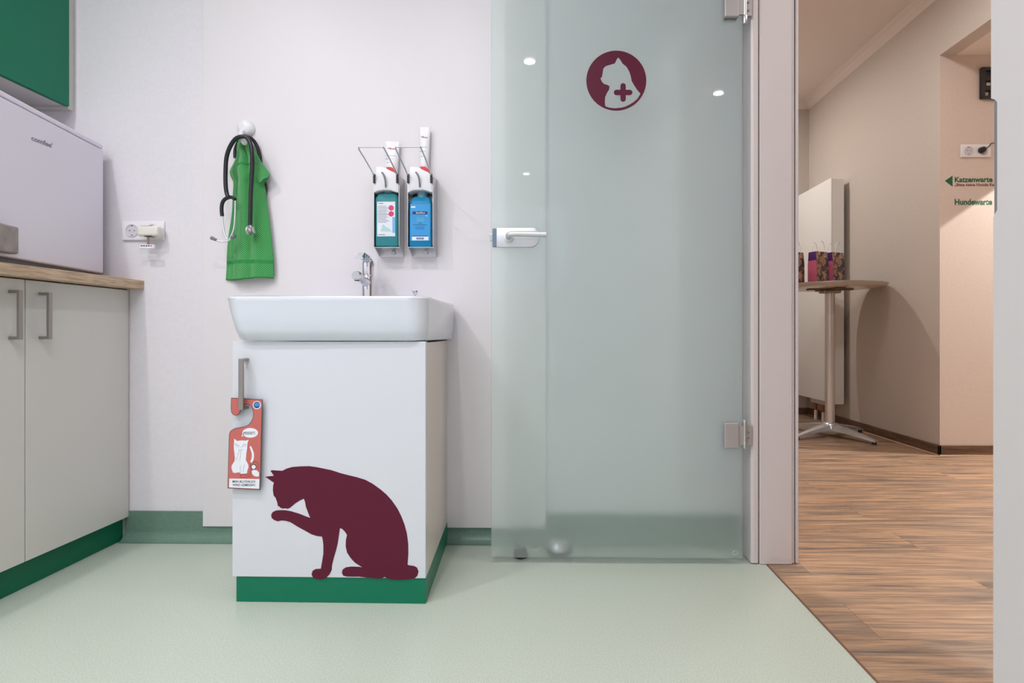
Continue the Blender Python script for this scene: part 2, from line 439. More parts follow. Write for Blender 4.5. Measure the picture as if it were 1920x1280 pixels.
# raised white board on the back wall
pl = pix(380, 900, Y=YB-.012).x
struct('trim_panel', MB().box(pl, -.01, YB-.012, YB, .052, CEIL-.01, .0015), PANELM)
# coved skirting of the green floor
def cove(x0, x1, top, r=.035):
    prof = [(YB, 0), (YB, top), (YB-.006, top)]
    for k in range(9):
        a = PI/2*k/8; prof.append((YB-.006-r+r*math.cos(a), r+.001-r*math.sin(a)))
    return prof
p = cove(0, 0, .105)
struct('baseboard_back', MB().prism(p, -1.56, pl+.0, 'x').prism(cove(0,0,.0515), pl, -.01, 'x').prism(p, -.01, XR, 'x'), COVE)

# door opening lining and casing (far jamb)
zt = 2.10
tj = MB()
tj.prism([(.664, YJ+.0), (.672, YJ-.004), (.6875, YJ-.004), (.6875, YJ+.012), (XR-.0005, YJ+.012), (XR-.0005, YJ+.098), (.668, YJ+.098), (.664, YJ+.094)], .004, zt+.09, 'z', .0015)
struct('trim_1', tj, PAINT)
struct('trim_2', MB().prism([(.693, YJ+.001), (.697, YJ-.003), (.797, YJ-.003), (.799, YJ+.004), (.8075, YJ+.004), (.8075, YJ+.034), (.693, YJ+.034)], .002, zt, 'z').box(.8125, .8205, YJ-.001, YJ+.07, .004, zt+.08, .002), PAINT)
# near jamb: casing with a strike cut-out, and lining behind it
zA, zB = .936, 1.108
yf = YN+.004
poly = [(YN-.085, .004), (yf-.004, .004), (yf-.004, zA-.004), (yf-.006, zA), (yf-.011, zA+.006), (yf-.011, zB-.006), (yf-.006, zB), (yf, zB+.004), (yf, zt+.09), (YN-.085, zt+.09)]
struct('trim_3', MB().prism(poly, .664, XR-.0005, 'x'), PAINTN)
tag(obj('strike_plate', MB().box(.6654, .6915, YN-.02, yf-.003, zA-.0005, zB+.0005, .002), GREYP), 'narrow grey strike plate set in the near door frame', 'strike plate')
struct('trim_4', MB().box(.693, .8205, YN-.034, YN-.004, .002, zt, .001), PAINT)
struct('trim_5', MB().box(.693, .8205, YN-.004, YJ-.003, zt+.0005, zt+.03).box(.664, XR-.0005, YN-.085, YJ+.098, zt+.03, zt+.10, .002), PAINT)
# joint between vinyl and wood
struct('trim_6', MB().box(.712, .718, YN-.03, YJ-.004, 0, .0016, .0004), mat('brown_joint_strip', (112,78,60), .5))

# ------------------------------------------------------------------ the hall
YS0 = -1.75; XW = 2.436; YW = 3.36; YE = 5.03; ZS = 2.49
struct('floor', MB().box(.715, 4.5, YS0, YE+.1, -.05, 0), WOODF)
struct('wall_hall_right', MB().box(XW, XW+.1, YW+.002, YE, 0, HZ), BEIGE)
struct('wall_hall_upper', MB().box(XW, XW+.1, YS0, YW+.002, ZS, HZ), BEIGE)
struct('wall_hall_back', MB().box(XH, XW+.1, YE, YE+.1, 0, HZ), BEIGE)
struct('wall_hall_left', MB().box(XH-.1, XH, YB+.1, YE+.1, 0, HZ), BEIGE)
struct('wall_niche', MB().box(XW+.1, 4.5, YW, YW+.1, 0, ZS).box(XW, XW+.1, YW-.0, YW+.002, 0, ZS), BEIGE2)
struct('wall_niche_right', MB().box(4.4, 4.5, YS0, YW, 0, ZS), BEIGE2)
struct('wall_hall_front', MB().box(XH, 4.5, YS0-.1, YS0, 0, HZ), BEIGE)
struct('ceiling', MB().box(XW+.1, 4.5, YS0-.1, YW+.1, ZS, ZS+.06), HCEIL)
cm = MB().box(XR, XW+.1, YS0-.1, YE+.1, HZ, HZ+.06)
struct('ceiling', cm, HCEIL)
# shallow cove between the hall ceiling and the wall
def covep(x): return [(x, HZ), (x, HZ-.05)]+[(x-.05+.0+.05*math.cos(PI/2*k/6)-.0, HZ-.05+.05*math.sin(PI/2*k/6)) for k in range(1, 7)]
struct('trim_7', MB().prism([(XW, HZ), (XW, HZ-.045), (XW-.02, HZ-.03), (XW-.05, HZ-.012), (XW-.09, HZ)], YS0, YE, 'y').prism([(YE, HZ), (YE, HZ-.045), (YE-.02, HZ-.03), (YE-.05, HZ-.012), (YE-.09, HZ)], XH, XW, 'x'), HCEIL)
struct('baseboard_hall', MB().box(XW-.014, XW, YW-.014, YE, 0, .062, .002).box(XW-.014, 4.4, YW-.014, YW, 0, .062, .002).box(XH, XW-.014, YE-.014, YE, 0, .062, .002), WALNUT)
struct('trim_8', MB().box(XW-.019, XW-.014, YW-.019, YE-.014, 0, .004).box(XW-.019, 4.4, YW-.019, YW-.014, 0, .004), mat('pale_sealant', (214,190,160), .5))

# ------------------------------------------------------------------ ceiling lights (some spots show as reflections in the glass; the panels are added fill)
def frame_ring(x, y, z, r, name='ceiling_spotlight', label='', lens=LENS, cat='lamp', group=None, rim=STEEL):
    t = thing(name, label, cat, (x, y, z), group)
    obj('rim', MB().lathe([(r*1.35, z), (r*1.35, z-.004), (r*1.2, z-.010), (r*1.02, z-.008), (r*1.02, z)], (x, y, 0)), rim, t, True)
    obj('lens', MB().cyl((x, y, z-.006), (x, y, z-.001), r), lens, t)
    return t
for i, (x, y) in enumerate(SPOTS):
    frame_ring(x, y, CEIL, .042, label='small round recessed ceiling spotlight '+('reflected near the top left of the glass door', 'beside the square light panel', 'reflected as a tiny dot above the door handle', 'above the socket beside the worktop', 'above the washbasin')[i], group='recessed spotlights in the room ceiling')
for i, (x, y, w, d) in enumerate((PANEL, (-1.45, -2.0, 1.16, 1.16))):
    t = thing('ceiling_light_panel', ['long rectangular ceiling light panel in front of the washbasin', 'square ceiling light panel near the window wall'][i], 'lamp', (x, y, CEIL))
    f = MB()
    for a in ((x-w/2, x-w/2+.03, y-d/2, y+d/2), (x+w/2-.03, x+w/2, y-d/2, y+d/2), (x-w/2+.03, x+w/2-.03, y-d/2, y-d/2+.03), (x-w/2+.03, x+w/2-.03, y+d/2-.03, y+d/2)): f.box(a[0], a[1], a[2], a[3], CEIL-.035, CEIL)
    obj('frame', f, PLAST, t)
    obj('diffuser', MB().box(x-w/2+.03, x+w/2-.03, y-d/2+.03, y+d/2-.03, CEIL-.02, CEIL-.015), LWHITE, t)
for i, (x, y) in enumerate(((1.6, 2.6), (1.7, .9))):
    frame_ring(x, y, HZ, .22, 'hall_ceiling_lamp', ['round hall ceiling lamp close to the bar table', 'round hall ceiling lamp close to the door opening'][i], HLENS, rim=PLAST)
t = thing('wall_lamp', 'small wall lamp on the hall wall opposite the radiator', 'lamp', (.835, 4.55, 2.25))
obj('bracket', MB().box(.835, .86, 4.51, 4.59, 2.24, 2.36, .004), STEEL, t)
obj('lamp_head', MB().cyl((.86, 4.55, 2.37), (.955, 4.55, 2.308), .055, .058), STEEL, t, True)
frame_ring(1.50, -1.23, HZ, .042, 'ceiling_spotlight', 'small hall ceiling spotlight reflected near the right edge of the glass door')
frame_ring(1.25, 4.52, HZ, .042, 'ceiling_spotlight', 'small hall ceiling spotlight over the bar table')
frame_ring(3.85, 3.06, ZS, .045, 'niche_downlight', 'small recessed downlight in the low ceiling of the niche', HLENS)

# ------------------------------------------------------------------ glass door
GY = YJ-.002; GY0 = GY-.008
gl, gr = pix(921, 900, Y=GY0).x, pix(1393, 900, Y=GY0).x
door = bpy.data.objects.new('door_1', None); COL.objects.link(door); door.location = (gr, GY, 0); door['_o'] = (gr, GY, 0)
door['kind'] = 'structure'; door['label'] = 'frosted glass door standing open against the back wall'
gz = pix(1100, 1046, Y=GY0).z
obj('glass_panel', MB().box(gl, gr, GY0, GY, gz, 2.09, .0012, 2), SATIN, door)
# round sign
def s2(p): return (1080+p[0]/5.5625, p[1]/5.5625)
cat_in = [(437,600),(455,615),(487,665),(525,695),(555,745),(572,800),(580,845),(610,895),(640,940),(672,978),(640,1030),(600,1065),(560,1090),(515,1112),(470,1124),(400,1130),(340,1122),(305,1108),(300,1060),(305,1010),(325,965),(345,935),(350,900),(330,888),(290,875),(268,850),(255,818),(272,800),(278,760),(285,715),(310,690),(360,675),(405,662),(420,630)]
cc = s2((420, 842)); R = 56.2
plus = []
ax, ay, w2, l2 = 491, 965, 28, 97
for k in range(4):
    a0 = k*PI/2
    for (dx, dy) in [(w2, -w2)] + [(l2-w2+w2*math.cos(t), w2*math.sin(t)) for t in [(-PI/2+PI*j/10) for j in range(11)]]:
        plus.append((ax+dx*math.cos(a0)-dy*math.sin(a0), ay+dx*math.sin(a0)+dy*math.cos(a0)))
sign = obj('cat_sign', flat([wpoly([(cc[0]+R*math.cos(2*PI*i/72), cc[1]+R*math.sin(2*PI*i/72)) for i in range(72)], GY0),
                  wpoly([s2(p) for p in cat_in], GY0), wpoly([s2(p) for p in plus], GY0)], GY0-.0002, .0008), WINE, door)
sign['label'] = 'round wine red sticker with cat head and plus sign'
c = pix(1378, 1036, Y=GY0)
obj('maker_mark', flat([circ(c.x, c.z, .008), circ(c.x, c.z, .0068)], GY0, .0003), LWHITE, door)
# hinges
for (ya, yb, ka, kb) in ((793, 841, 787, 840), (-24, 31, -30, 45)):
    a, b_ = pix(1359, yb, Y=GY0-.014), pix(1386, ya, Y=GY0-.014)
    h = obj('hinge', MB().box(a.x, b_.x, GY0-.014, GY0, a.z, b_.z, .003).box(a.x, b_.x, GY, GY+.012, a.z, b_.z, .003), HINGEM, door)
    k0, k1 = pix(1398, kb, Y=GY0-.006), pix(1398, ka, Y=GY0-.006); kx = pix(1397, 800, Y=GY0-.006).x
    H = k1.z-k0.z
    obj('hinge_pin', MB().cyl((kx, GY0-.004, k0.z), (kx, GY0-.004, k0.z+H*.22), .0085, n=20, bev=.001).cyl((kx, GY0-.004, k0.z+H*.22), (kx, GY0-.004, k1.z-H*.22), .0068, n=20).cyl((kx, GY0-.004, k1.z-H*.22), (kx, GY0-.004, k1.z), .0085, n=20, bev=.001), STEEL, h, True)
    obj('hinge_arm', MB().box(b_.x-.002, kx, GY0-.008, GY0-.003, a.z+.01, b_.z-.01).box(kx, .664, GY0-.003, GY0+.006, a.z+.008, b_.z-.008, .001), HINGEM, h)
    mb = MB()
    for q in (.35, .55): mb.cyl((kx+.012, GY0-.006, k0.z+H*q), (kx+.012, GY0-.002, k0.z+H*q), .0028, n=10)
    obj('hinge_screws', mb, GREYP, h)
# lock and lever handle
a, b_ = pix(931, 463, Y=GY0-.018), pix(1011, 427, Y=GY0-.018)
r = (b_.z-a.z)*.48; pts = [(a.x, a.z), ]+[(b_.x-r+r*math.sin(t), a.z+r-r*math.cos(t)) for t in [PI/2*j/10 for j in range(11)]]+[(b_.x-.35*r+.35*r*math.cos(t)-0.25*r, b_.z-.35*r+.35*r*math.sin(t)) for t in [PI/2*j/6 for j in range(7)]]+[(a.x, b_.z)]
lk = obj('lock_case', MB().prism(pts, GY0-.018, GY0-.0005, 'y', .003, 3), ALU, door, True)
c0 = pix(923.5, 445, Y=GY0-.012)
obj('lock_faceplate', MB().box(c0.x, a.x+.0005, GY0-.016, GY0, a.z+.002, b_.z-.001, .001), mat('blue_grey_metal', (112,128,146), .4, .5), lk)
obj('latch', MB().box(c0.x-.009, c0.x, GY0-.011, GY0-.003, c0.z-.011, c0.z+.012, .001), STEEL, lk)
pv = pix(953, 444, Y=GY0-.03); tip = pix(1024, 440.5, Y=GY0-.055)
obj('lever', MB().cyl((pv.x, GY0-.018, pv.z-.002), (pv.x, GY0-.024, pv.z-.002), .014, n=28, bev=.001).tube([(pv.x, GY0-.022, pv.z), (pv.x, GY0-.042, pv.z+.001), (pv.x+.004, GY0-.052, pv.z+.003), (pv.x+.016, GY0-.056, pv.z+.0045), (pv.x+.05, GY0-.056, pv.z+.0045), (tip.x, GY0-.056, pv.z+.003)], .0088, 20, 6), ALU, lk, True)

# door stops on the floor behind the glass
q = pix(1047, 1038, Z=0.0); q.y = max(q.y, 1.83)
X_ = pix(1047, 1030, Y=1.845).x
t = thing('door_stop', 'silver domed floor door stop behind the glass door', 'door stop', (X_, 1.85, 0))
obj('body', MB().lathe([(0,0), (.042,0), (.044,.006), (.044,.016), (.040,.018)], (X_, 1.85, 0)), BLACKR, t, True)
obj('dome', MB().lathe([(.044,.017), (.043,.027), (.037,.038), (.022,.047), (0,.050)], (X_, 1.85, 0)), STEEL, t, True)
X_ = pix(976, 1030, Y=1.80).x
tag(obj('rubber_bumper', MB().lathe([(0,0), (.020,0), (.024,.004), (.024,.018), (.017,.028), (0,.032)], (X_, 1.81, 0)), BLACKR, smooth=True), 'small dark round rubber bumper on the floor behind the glass door', 'door stop')

# ------------------------------------------------------------------ base cabinet and worktop (left)
XD = -1.545
yseam = pix(47.5, 700, X=XD).y
t = thing('base_cabinet', 'white two-door base cabinet under the oak worktop', 'cabinet', (-1.86, 1.55, 0))
dz0, dz1 = .085, .917
ywall = YB-.006
yn = yseam-.40
obj('body', MB().box(-2.19, XD-.019, yn, ywall, .085, .92), WHITEL, t)
for (y0, y1, hy) in ((yn, yseam-.0015, yseam-.045), (yseam+.0015, ywall-.006, pix(74, 590, X=XD).y+.002)):
    d = obj('door', MB().box(XD-.018, XD, y0, y1, dz0, dz1, .0012), WHITEL, t)
    hz0, hz1 = .741, .883
    hd = obj('handle', MB().box(XD+.024, XD+.032, hy-.005, hy+.007, hz0, hz1, .001).box(XD, XD+.025, hy-.005, hy+.007, hz0, hz0+.009, .001).box(XD, XD+.025, hy-.005, hy+.007, hz1-.009, hz1, .001), NICKEL, d)
obj('end_strip', MB().box(XD-.018, XD-.001, ywall-.005, ywall, dz0, .92), CREAM, t)
obj('plinth', MB().box(XD-.035, XD-.020, yn, ywall-.004, .0005, .085), GREEND, t)
tag(obj('worktop', MB().box(-2.195, -1.492, yn-.3, YB-.001, .921, .953, .0012), OAK), 'light oak laminate worktop over the white base cabinet', 'worktop')

# ------------------------------------------------------------------ fridge
A = Vector((-1.612, 1.905, 0)); B = Vector((-1.524, 1.42, 0)); u = (B-A).normalized(); W = (B-A).length; n = Vector((u.y, -u.x, 0))*1.0
if n.x > 0: n = -n
FM = Matrix(((u.x, n.x, 0, A.x), (u.y, n.y, 0, A.y), (0, 0, 1, 0), (0, 0, 0, 1)))   # local x along the front, y backwards
ft = thing('mini_fridge', 'small white fridge standing on the oak worktop', 'fridge', (-1.80, 1.60, .953))
fz0, fz1 = .977, 1.440
obj('body', MB().box(0, W, .05, .46, fz0+.008, fz1-.016, .004, M=FM), FRIDGE, ft)
obj('top_panel', MB().box(-.002, W+.002, .0, .47, fz1-.016, fz1, .005, 3, M=FM), FRIDGE, ft)
fd = obj('door', MB().box(.0, W, -.002, .048, fz0-.002, fz1-.019, .005, 3, M=FM), FRIDGE, ft)
for x in (.03, W-.05):
    for y_ in (.055, .38): obj('foot', MB().box(x, x+.03, y_, y_+.045, .9532, fz0+.008, M=FM), DARK, ft)
obj('base_strip', MB().box(.03, W-.01, .02, .05, .9555, fz0+.004, M=FM), GREYP, ft)
me = text_mesh("comfee'", 0, .03); vs = [v.co for v in me.vertices]; a, b_ = min(v.x for v in vs), max(v.x for v in vs)
lx0, lx1, lz0, lz1 = .0, .0, 0, 0
def on_front(px, py):
    # intersection of the view ray with the fridge front
    d = pix(px, py, Y=1.0)-Vector((0,0,CAMZ)); tt = (A-Vector((0,0,0))).dot(n)/Vector((d.x, d.y, 0)).dot(n)
    w = Vector((0,0,CAMZ))+d*tt; return (w-A).dot(u), w.z
(p0x, p0z), (p1x, p1z) = on_front(57, 257), on_front(97, 268)
hh = .017
for v in me.vertices:
    k = (v.co.x-a)/(b_-a); v.co = FM @ Vector((p0x+(p1x-p0x)*k, -.0025, p0z-hh/2+v.co.y/.75*hh*.9+(p1z-p0z)*k*.4))
obj('lettering', MB().mesh(me), mat('grey_lettering', (128,126,140), .4), fd)
# grey box fixed on the front
gx0, gz0 = on_front(14, 478); gx1, gz1 = on_front(0, 420)
tag(obj('magnetic_box', MB().box(gx0, gx0+.13, -.030, -.003, gz0+.002, gz0+.08, .006, 3, M=FM), TAUPE, smooth=True), 'taupe grey metal box with rounded corners fixed low on the fridge front', 'box')

# ------------------------------------------------------------------ wall cabinet (upper left)
XU = -1.742
t = thing('wall_cabinet', 'wall cabinet with green door above the fridge', 'cabinet', (-1.95, 1.5, 1.583))
uz = pix(118, 194, X=XU).z
obj('body', MB().box(-2.19, XU-.020, 1.02, 1.918, uz+.006, 2.45), WHITEL, t)
obj('door', MB().box(XU-.018, XU, 1.02, 1.912, uz, 2.45, .001), GREEN, t)
obj('end_panel', MB().box(-2.19, XU-.013, 1.920, YB-.0005, uz-.004, 2.45, .001), WHITEL, t)

# ------------------------------------------------------------------ wall socket with plug (left)
def socket_unit(name, label, xa, xb, za, zb, Y, n_, hole=GREYP, parts=True):
    t = thing(name, label, 'socket', ((xa+xb)/2, Y, za))
    obj('frame', MB().box(xa, xb, Y-.009, Y-.0002, za, zb, .003, 3), PLAST, t, True)
    w = (xb-xa)/n_
    for k in range(n_):
        cx, cz = xa+w*(k+.5), (za+zb)/2
        rr = min(w, zb-za)*.29
        o = obj('socket_insert', MB().lathe([(rr*1.15, -.001), (rr*1.15, .0032), (rr, .0032), (rr*.97, .001), (0, .001)], M=Matrix.Rotation(PI/2, 4, 'X'), c=(cx, Y-.009, cz)), mat('socket_white', (206,204,212), .35), t, True)
        mb = MB()
        for s_ in (-1, 1): mb.cyl((cx+s_*rr*.42, Y-.0104, cz), (cx+s_*rr*.42, Y-.0090, cz), rr*.13, n=10)
        mb.box(cx-.003, cx+.003, Y-.011, Y-.008, cz+rr*.78, cz+rr*.98).box(cx-.003, cx+.003, Y-.011, Y-.008, cz-rr*.98, cz-rr*.78)
        obj('contacts', mb, hole, o)
    return t
a, b_ = pix(232, 451, Y=YB), pix(310, 415, Y=YB)
socket_unit('wall_socket', 'white double wall socket on the back wall over the worktop end', a.x, b_.x, a.z, b_.z, YB, 2)
t = thing('plug_adapter', 'off-white plug adapter in the double socket above the worktop', 'plug', (pix(276, 433, Y=YB-.05).x, YB-.012, pix(276, 447, Y=YB-.05).z))
yA = YB-.055
c = pix(277, 432, Y=yA)
obj('body', MB().cyl((c.x+.008, YB-.0125, c.z), (c.x+.008, YB-.035, c.z), .024, n=28, bev=.002).box(c.x-.042, c.x+.034, yA-.0, YB-.030, c.z-.019, c.z+.017, .008, 4), PLASTY, t, True)
mb = MB()
for k in range(4): mb.box(c.x-.03+k*.011, c.x-.025+k*.011, YB-.05, YB-.036, c.z+.0165, c.z+.0185)
obj('vents', mb, mat('vent_beige', (196,176,160), .5), t)
obj('port', MB().box(c.x-.016, c.x+.010, yA+.004, YB-.036, c.z-.0205, c.z-.018), DARK, t)
d = pix(274, 461, Y=yA)
tg = thing('key_tag', 'small white printed tag hanging under the plug adapter', 'tag', (d.x, yA+.01, d.z-.008))
obj('strap', MB().box(d.x-.003, d.x+.003, yA+.008, yA+.011, d.z+.006, c.z-.0205), mat('brown_strap', (150,120,100), .6), tg)
obj('plate', MB().box(d.x-.028, d.x+.024, yA+.003, yA+.014, d.z-.009, d.z+.006, .002), PLAST, tg)
mb = MB(); mr = MB()
for k in range(5): (mr if k == 4 else mb).box(d.x-.022+k*.0088, d.x-.0155+k*.0088, yA+.0024, yA+.003, d.z-.0005, d.z+.003)
obj('print', mb, NAVY, tg); obj('print', mr, BRED, tg)

# ------------------------------------------------------------------ sink, its cabinet and tap
Yc0, Yc1 = 1.493, 1.489      # cabinet front, left and right end
cl = pix(435.5, 900, Y=Yc0).x; cr = pix(798, 900, Y=Yc1).x
bl, br_ = cl-.018, pix(838.5, 900, Y=1.935).x
YP = YB-.0122
def fy(x): return Yc0+(Yc1-Yc0)*(x-cl)/(cr-cl)
t = thing('sink_cabinet', 'white washbasin cabinet with dark red cat silhouette and green plinth', 'cabinet', ((cl+cr)/2, 1.7, 0))
ztop = .7325
obj('body', MB().prism([(cl+.001, Yc0+.020), (cr-.001, Yc1+.020), (br_, YP), (bl, YP)], .072, ztop, 'z'), CREAM, t)
sd = obj('door', MB().prism([(cl, Yc0), (cr, Yc1), (cr, Yc1+.0185), (cl, Yc0+.0185)], .0725, ztop+.0035, 'z', .0012), WHITEG, t)
obj('top_gap', MB().prism([(cl+.02, Yc0+.022), (cr-.004, Yc1+.022), (cr-.004, Yc1+.05), (cl+.02, Yc0+.05)], ztop, ztop+.0025, 'z'), SEAM, t)
obj('plinth', MB().prism([(cl+.010, Yc0+.003), (cr-.0005, Yc1+.003), (br_+.001, YP), (bl, YP)], .0005, .0725, 'z'), GREEN, t)
# handle
hx = pix(464, 700, Y=1.495).x; hz1 = pix(455, 672, Y=1.468).z; hz0 = pix(455, 768, Y=1.468).z
yh = fy(hx)
obj('handle', MB().box(hx-.007, hx+.006, yh-.031, yh-.024, hz0, hz1, .001).box(hx-.007, hx+.006, yh-.025, yh, hz0, hz0+.008, .0008).box(hx-.007, hx+.006, yh-.025, yh, hz1-.008, hz1, .0008), NICKEL, sd)
# silhouette of a cat licking its paw
catp = [(328,146),(362,141),(398,138),(370,97),(385,93),(430,96),(465,98),(500,80),(545,67),(610,62),(680,60),(740,68),(800,80),(860,92),(930,115),(1000,133),(1060,147),(1130,168),(1190,200),(1250,243),(1300,285),(1345,335),(1390,400),(1420,460),(1447,530),(1465,600),(1475,680),(1476,760),(1470,846),(1485,851),(1520,855),(1545,868),(1558,900),(1548,935),(1525,955),(1470,962),(1400,967),(1340,965),(1310,957),(1285,944),(1262,956),(1230,957),(1150,951),(1080,942),(1045,943),(985,942),(955,935),(943,912),(950,885),(975,868),(1020,862),(1080,864),(1108,868),(1050,832),(1015,795),(985,750),(974,700),(976,650),(985,608),(965,580),(945,560),(928,556),(922,600),(910,680),(898,730),(880,790),(865,850),(862,890),(845,925),(815,955),(780,965),(740,962),(712,950),(700,925),(710,895),(735,882),(775,880),(782,840),(795,760),(795,690),(790,650),(784,623),(740,618),(700,605),(650,577),(590,545),(530,508),(490,497),(460,495),(430,502),(400,492),(380,475),(376,450),(388,428),(412,416),(440,413),(490,413),(540,422),(600,440),(650,460),(690,474),(672,430),(655,385),(648,345),(638,320),(610,333),(570,358),(530,392),(508,402),(490,397),(470,400),(450,393),(440,382),(430,380),(425,350),(412,315),(396,295),(390,255),(392,215),(398,193),(375,178),(350,160)]
me = curve_mesh([wpoly([(420+x/4.266, 860+y/4.266) for x, y in catp], (Yc0+Yc1)/2)], .0006)
for v in me.vertices:
    x, y, z = v.co; v.co = Vector((x, fy(x)-.0004-z, y+.0008))
dc = obj('cat_silhouette', MB().mesh(me), WINE, sd); dc['label'] = 'wine red sticker of a sitting cat licking its paw'

# door hanger
YH = yh-.0125
HP = [(434,745.3),(455,746.3),(475,747.4),(493,748.6),(491.5,800),(490,860),(488.4,918),(458,916.5),(427.3,915),(428.6,860),(430,815),(431.5,809),(435.5,805),(441,802.4),(450,801),(459,799.3),(466,796),(471.5,790),(474.8,782),(475.3,774),(473.8,766.5),(470.5,761),(466,758.3),(461.5,758),(457,759.5),(454.5,763),(452.6,769),(450,774.5),(446,778.2),(441.5,778.8),(437,776.6),(434.3,772.5),(433.3,766),(433.6,755)]
ht = thing('door_hanger', 'red door hanger with white cat drawing hooked on the cabinet handle', 'sign', (pix(460, 830, Y=YH).x, YH, pix(460, 917, Y=YH).z))
W_ = wpoly(HP, YH)
obj('card', flat([W_], YH, .0016), mat('card_edge_dark', (84,70,76), .5), ht)
In = inset(W_, .0019)
y1 = YH-.0016
obj('red_field', flat([In], y1, .0003), RED, ht)
obj('caption_field', flat([wpoly([(430.8,896.5),(487.2,897.5),(486.6,915.6),(430.2,912.9)], YH)], y1-.0003, .0003), LWHITE, ht)
y2 = y1-.0006
obj('caption', MB().mesh(ptext('MEIN BLUTDRUCK', (435.5,900.2), (479.5,904.6), y2, bold=.01, shear=.25).bm and (lambda b: (lambda m: (b.to_mesh(m), m)[1])(bpy.data.meshes.new('x')))(ptext('MEIN BLUTDRUCK', (435.5,900.2), (479.5,904.6), y2, bold=.01, shear=.25).bm)), INK, ht)
obj('caption', ptext('WIRD GEMESSEN', (436.5,906.6), (478.5,911), y2, bold=.01, shear=.25), INK, ht)
hz = lambda p: (425+p[0]/12.8, 740+p[1]/12.8)
hz2 = lambda p: (425+p[0]/12.8, 820+p[1]/12.8)
bub = [(470+100*0,0)]
bub = [(575+188*math.cos(a), 908+116*math.sin(a)) for a in [2*PI*i/40 for i in range(40)]]
obj('speech_bubble', flat([wpoly([hz(p) for p in bub[:17]]+[hz((385,950)), hz((365,995)), hz((415,975))]+[hz(p) for p in bub[17:]], YH)] if False else [wpoly([hz(p) for p in bub], YH)], y1-.0003, .0003), LWHITE, ht)
obj('speech_bubble', flat([wpoly([hz(p) for p in ((395,925),(362,1000),(440,975))], YH)], y1-.0003, .0003), LWHITE, ht)
obj('caption', ptext('PSSSSST..', hz((402,885)), hz((708,948)), y2, bold=.01, shear=.25), INK, ht)
catw = [(190,25),(225,50),(265,80),(330,68),(400,66),(460,72),(500,60),(538,48),(515,110),(505,180),(500,260),(480,400),(470,540),(500,590),(530,650),(532,720),(505,790),(498,850),(440,862),(345,865),(338,835),(245,832),(240,850),(200,840),(165,838),(150,800),(128,740),(130,670),(160,620),(195,570),(208,500),(200,400),(188,300),(182,200),(190,110)]
obj('cat_drawing', flat([wpoly([hz2(p) for p in catw], YH)], y1-.0003, .0003), LWHITE, ht)
obj('cat_tail', flat([wpoly([hz2(p) for p in ((560,215),(585,200),(605,225),(640,300),(665,380),(665,470),(650,540),(615,600),(575,580),(600,520),(615,440),(608,360),(580,280))], YH)], y1-.0003, .0003), LWHITE, ht)
def strokes(lines, w, Y):
    mb = MB()
    for ln in lines:
        q = [Vector(pix(*p, Y=YH)) for p in ln]
        for a_, b2 in zip(q, q[1:]):
            d_ = (b2-a_); nn = Vector((-d_.z, 0, d_.x)).normalized()*w/2
            vs = [mb.bm.verts.new((v.x, Y, v.z)) for v in (a_+nn, b2+nn, b2-nn, a_-nn)]; mb.bm.faces.new(vs)
    return mb
eyeL = [(265+45*math.cos(a)+12*math.sin(a), 180+28*math.sin(a)+14*math.cos(a)) for a in [2*PI*i/12 for i in range(13)]]
eyeR = [(430+45*math.cos(a)-12*math.sin(a), 180+28*math.sin(a)-14*math.cos(a)) for a in [2*PI*i/12 for i in range(13)]]
obj('cat_lines', strokes([[hz2(p) for p in l] for l in (eyeL, eyeR, [(335,225),(358,232)], [(290,288),(400,288)], [(325,300),(280,410),(235,560)], [(360,300),(345,420),(325,560)], [(440,640),(415,740),(400,830)], [(340,660),(342,830)])], .0007, y2), INK, ht)
coil = [(570,610),(585,700),(590,790),(570,860),(520,900),(440,890),(370,885),(335,920),(370,950),(470,950),(560,930),(620,890)]
coil2 = [(640,610),(690,572),(740,590),(768,650),(765,720),(745,780)]
obj('drawn_tube', strokes([[hz2(p) for p in smoothpoly(c_, 3)[:-3]] for c_ in (coil, coil2)], .0013, y2), mat('print_dark_red', (128,40,48), .5), ht)
obj('drawn_gauge', flat([wpoly([hz2(p) for p in circ(658, 700, 68)], YH)], y1-.0003, .0004), INK, ht)
obj('drawn_gauge_face', flat([wpoly([hz2(p) for p in circ(658, 700, 50)], YH)], y1-.0007, .0002), LWHITE, ht)
obj('drawn_hand', flat([wpoly([hz2(p) for p in ((610,800),(660,770),(730,780),(790,840),(780,930),(700,930),(650,900),(620,860))], YH)], y1-.0003, .0003), LWHITE, ht)
obj('badge', flat([wpoly([hz(p) for p in circ(735, 243, 98)], YH)], y1-.0003, .0003), LWHITE, ht)
obj('badge_disc', flat([wpoly([hz(p) for p in circ(735, 240, 78)], YH)], y1-.0006, .0002), NAVY, ht)
obj('badge_wave', flat([wpoly([hz(p) for p in ((670,215),(700,185),(760,180),(805,215),(812,255),(770,280),(700,275),(675,255))], YH)], y1-.0008, .0002), CYAN, ht)

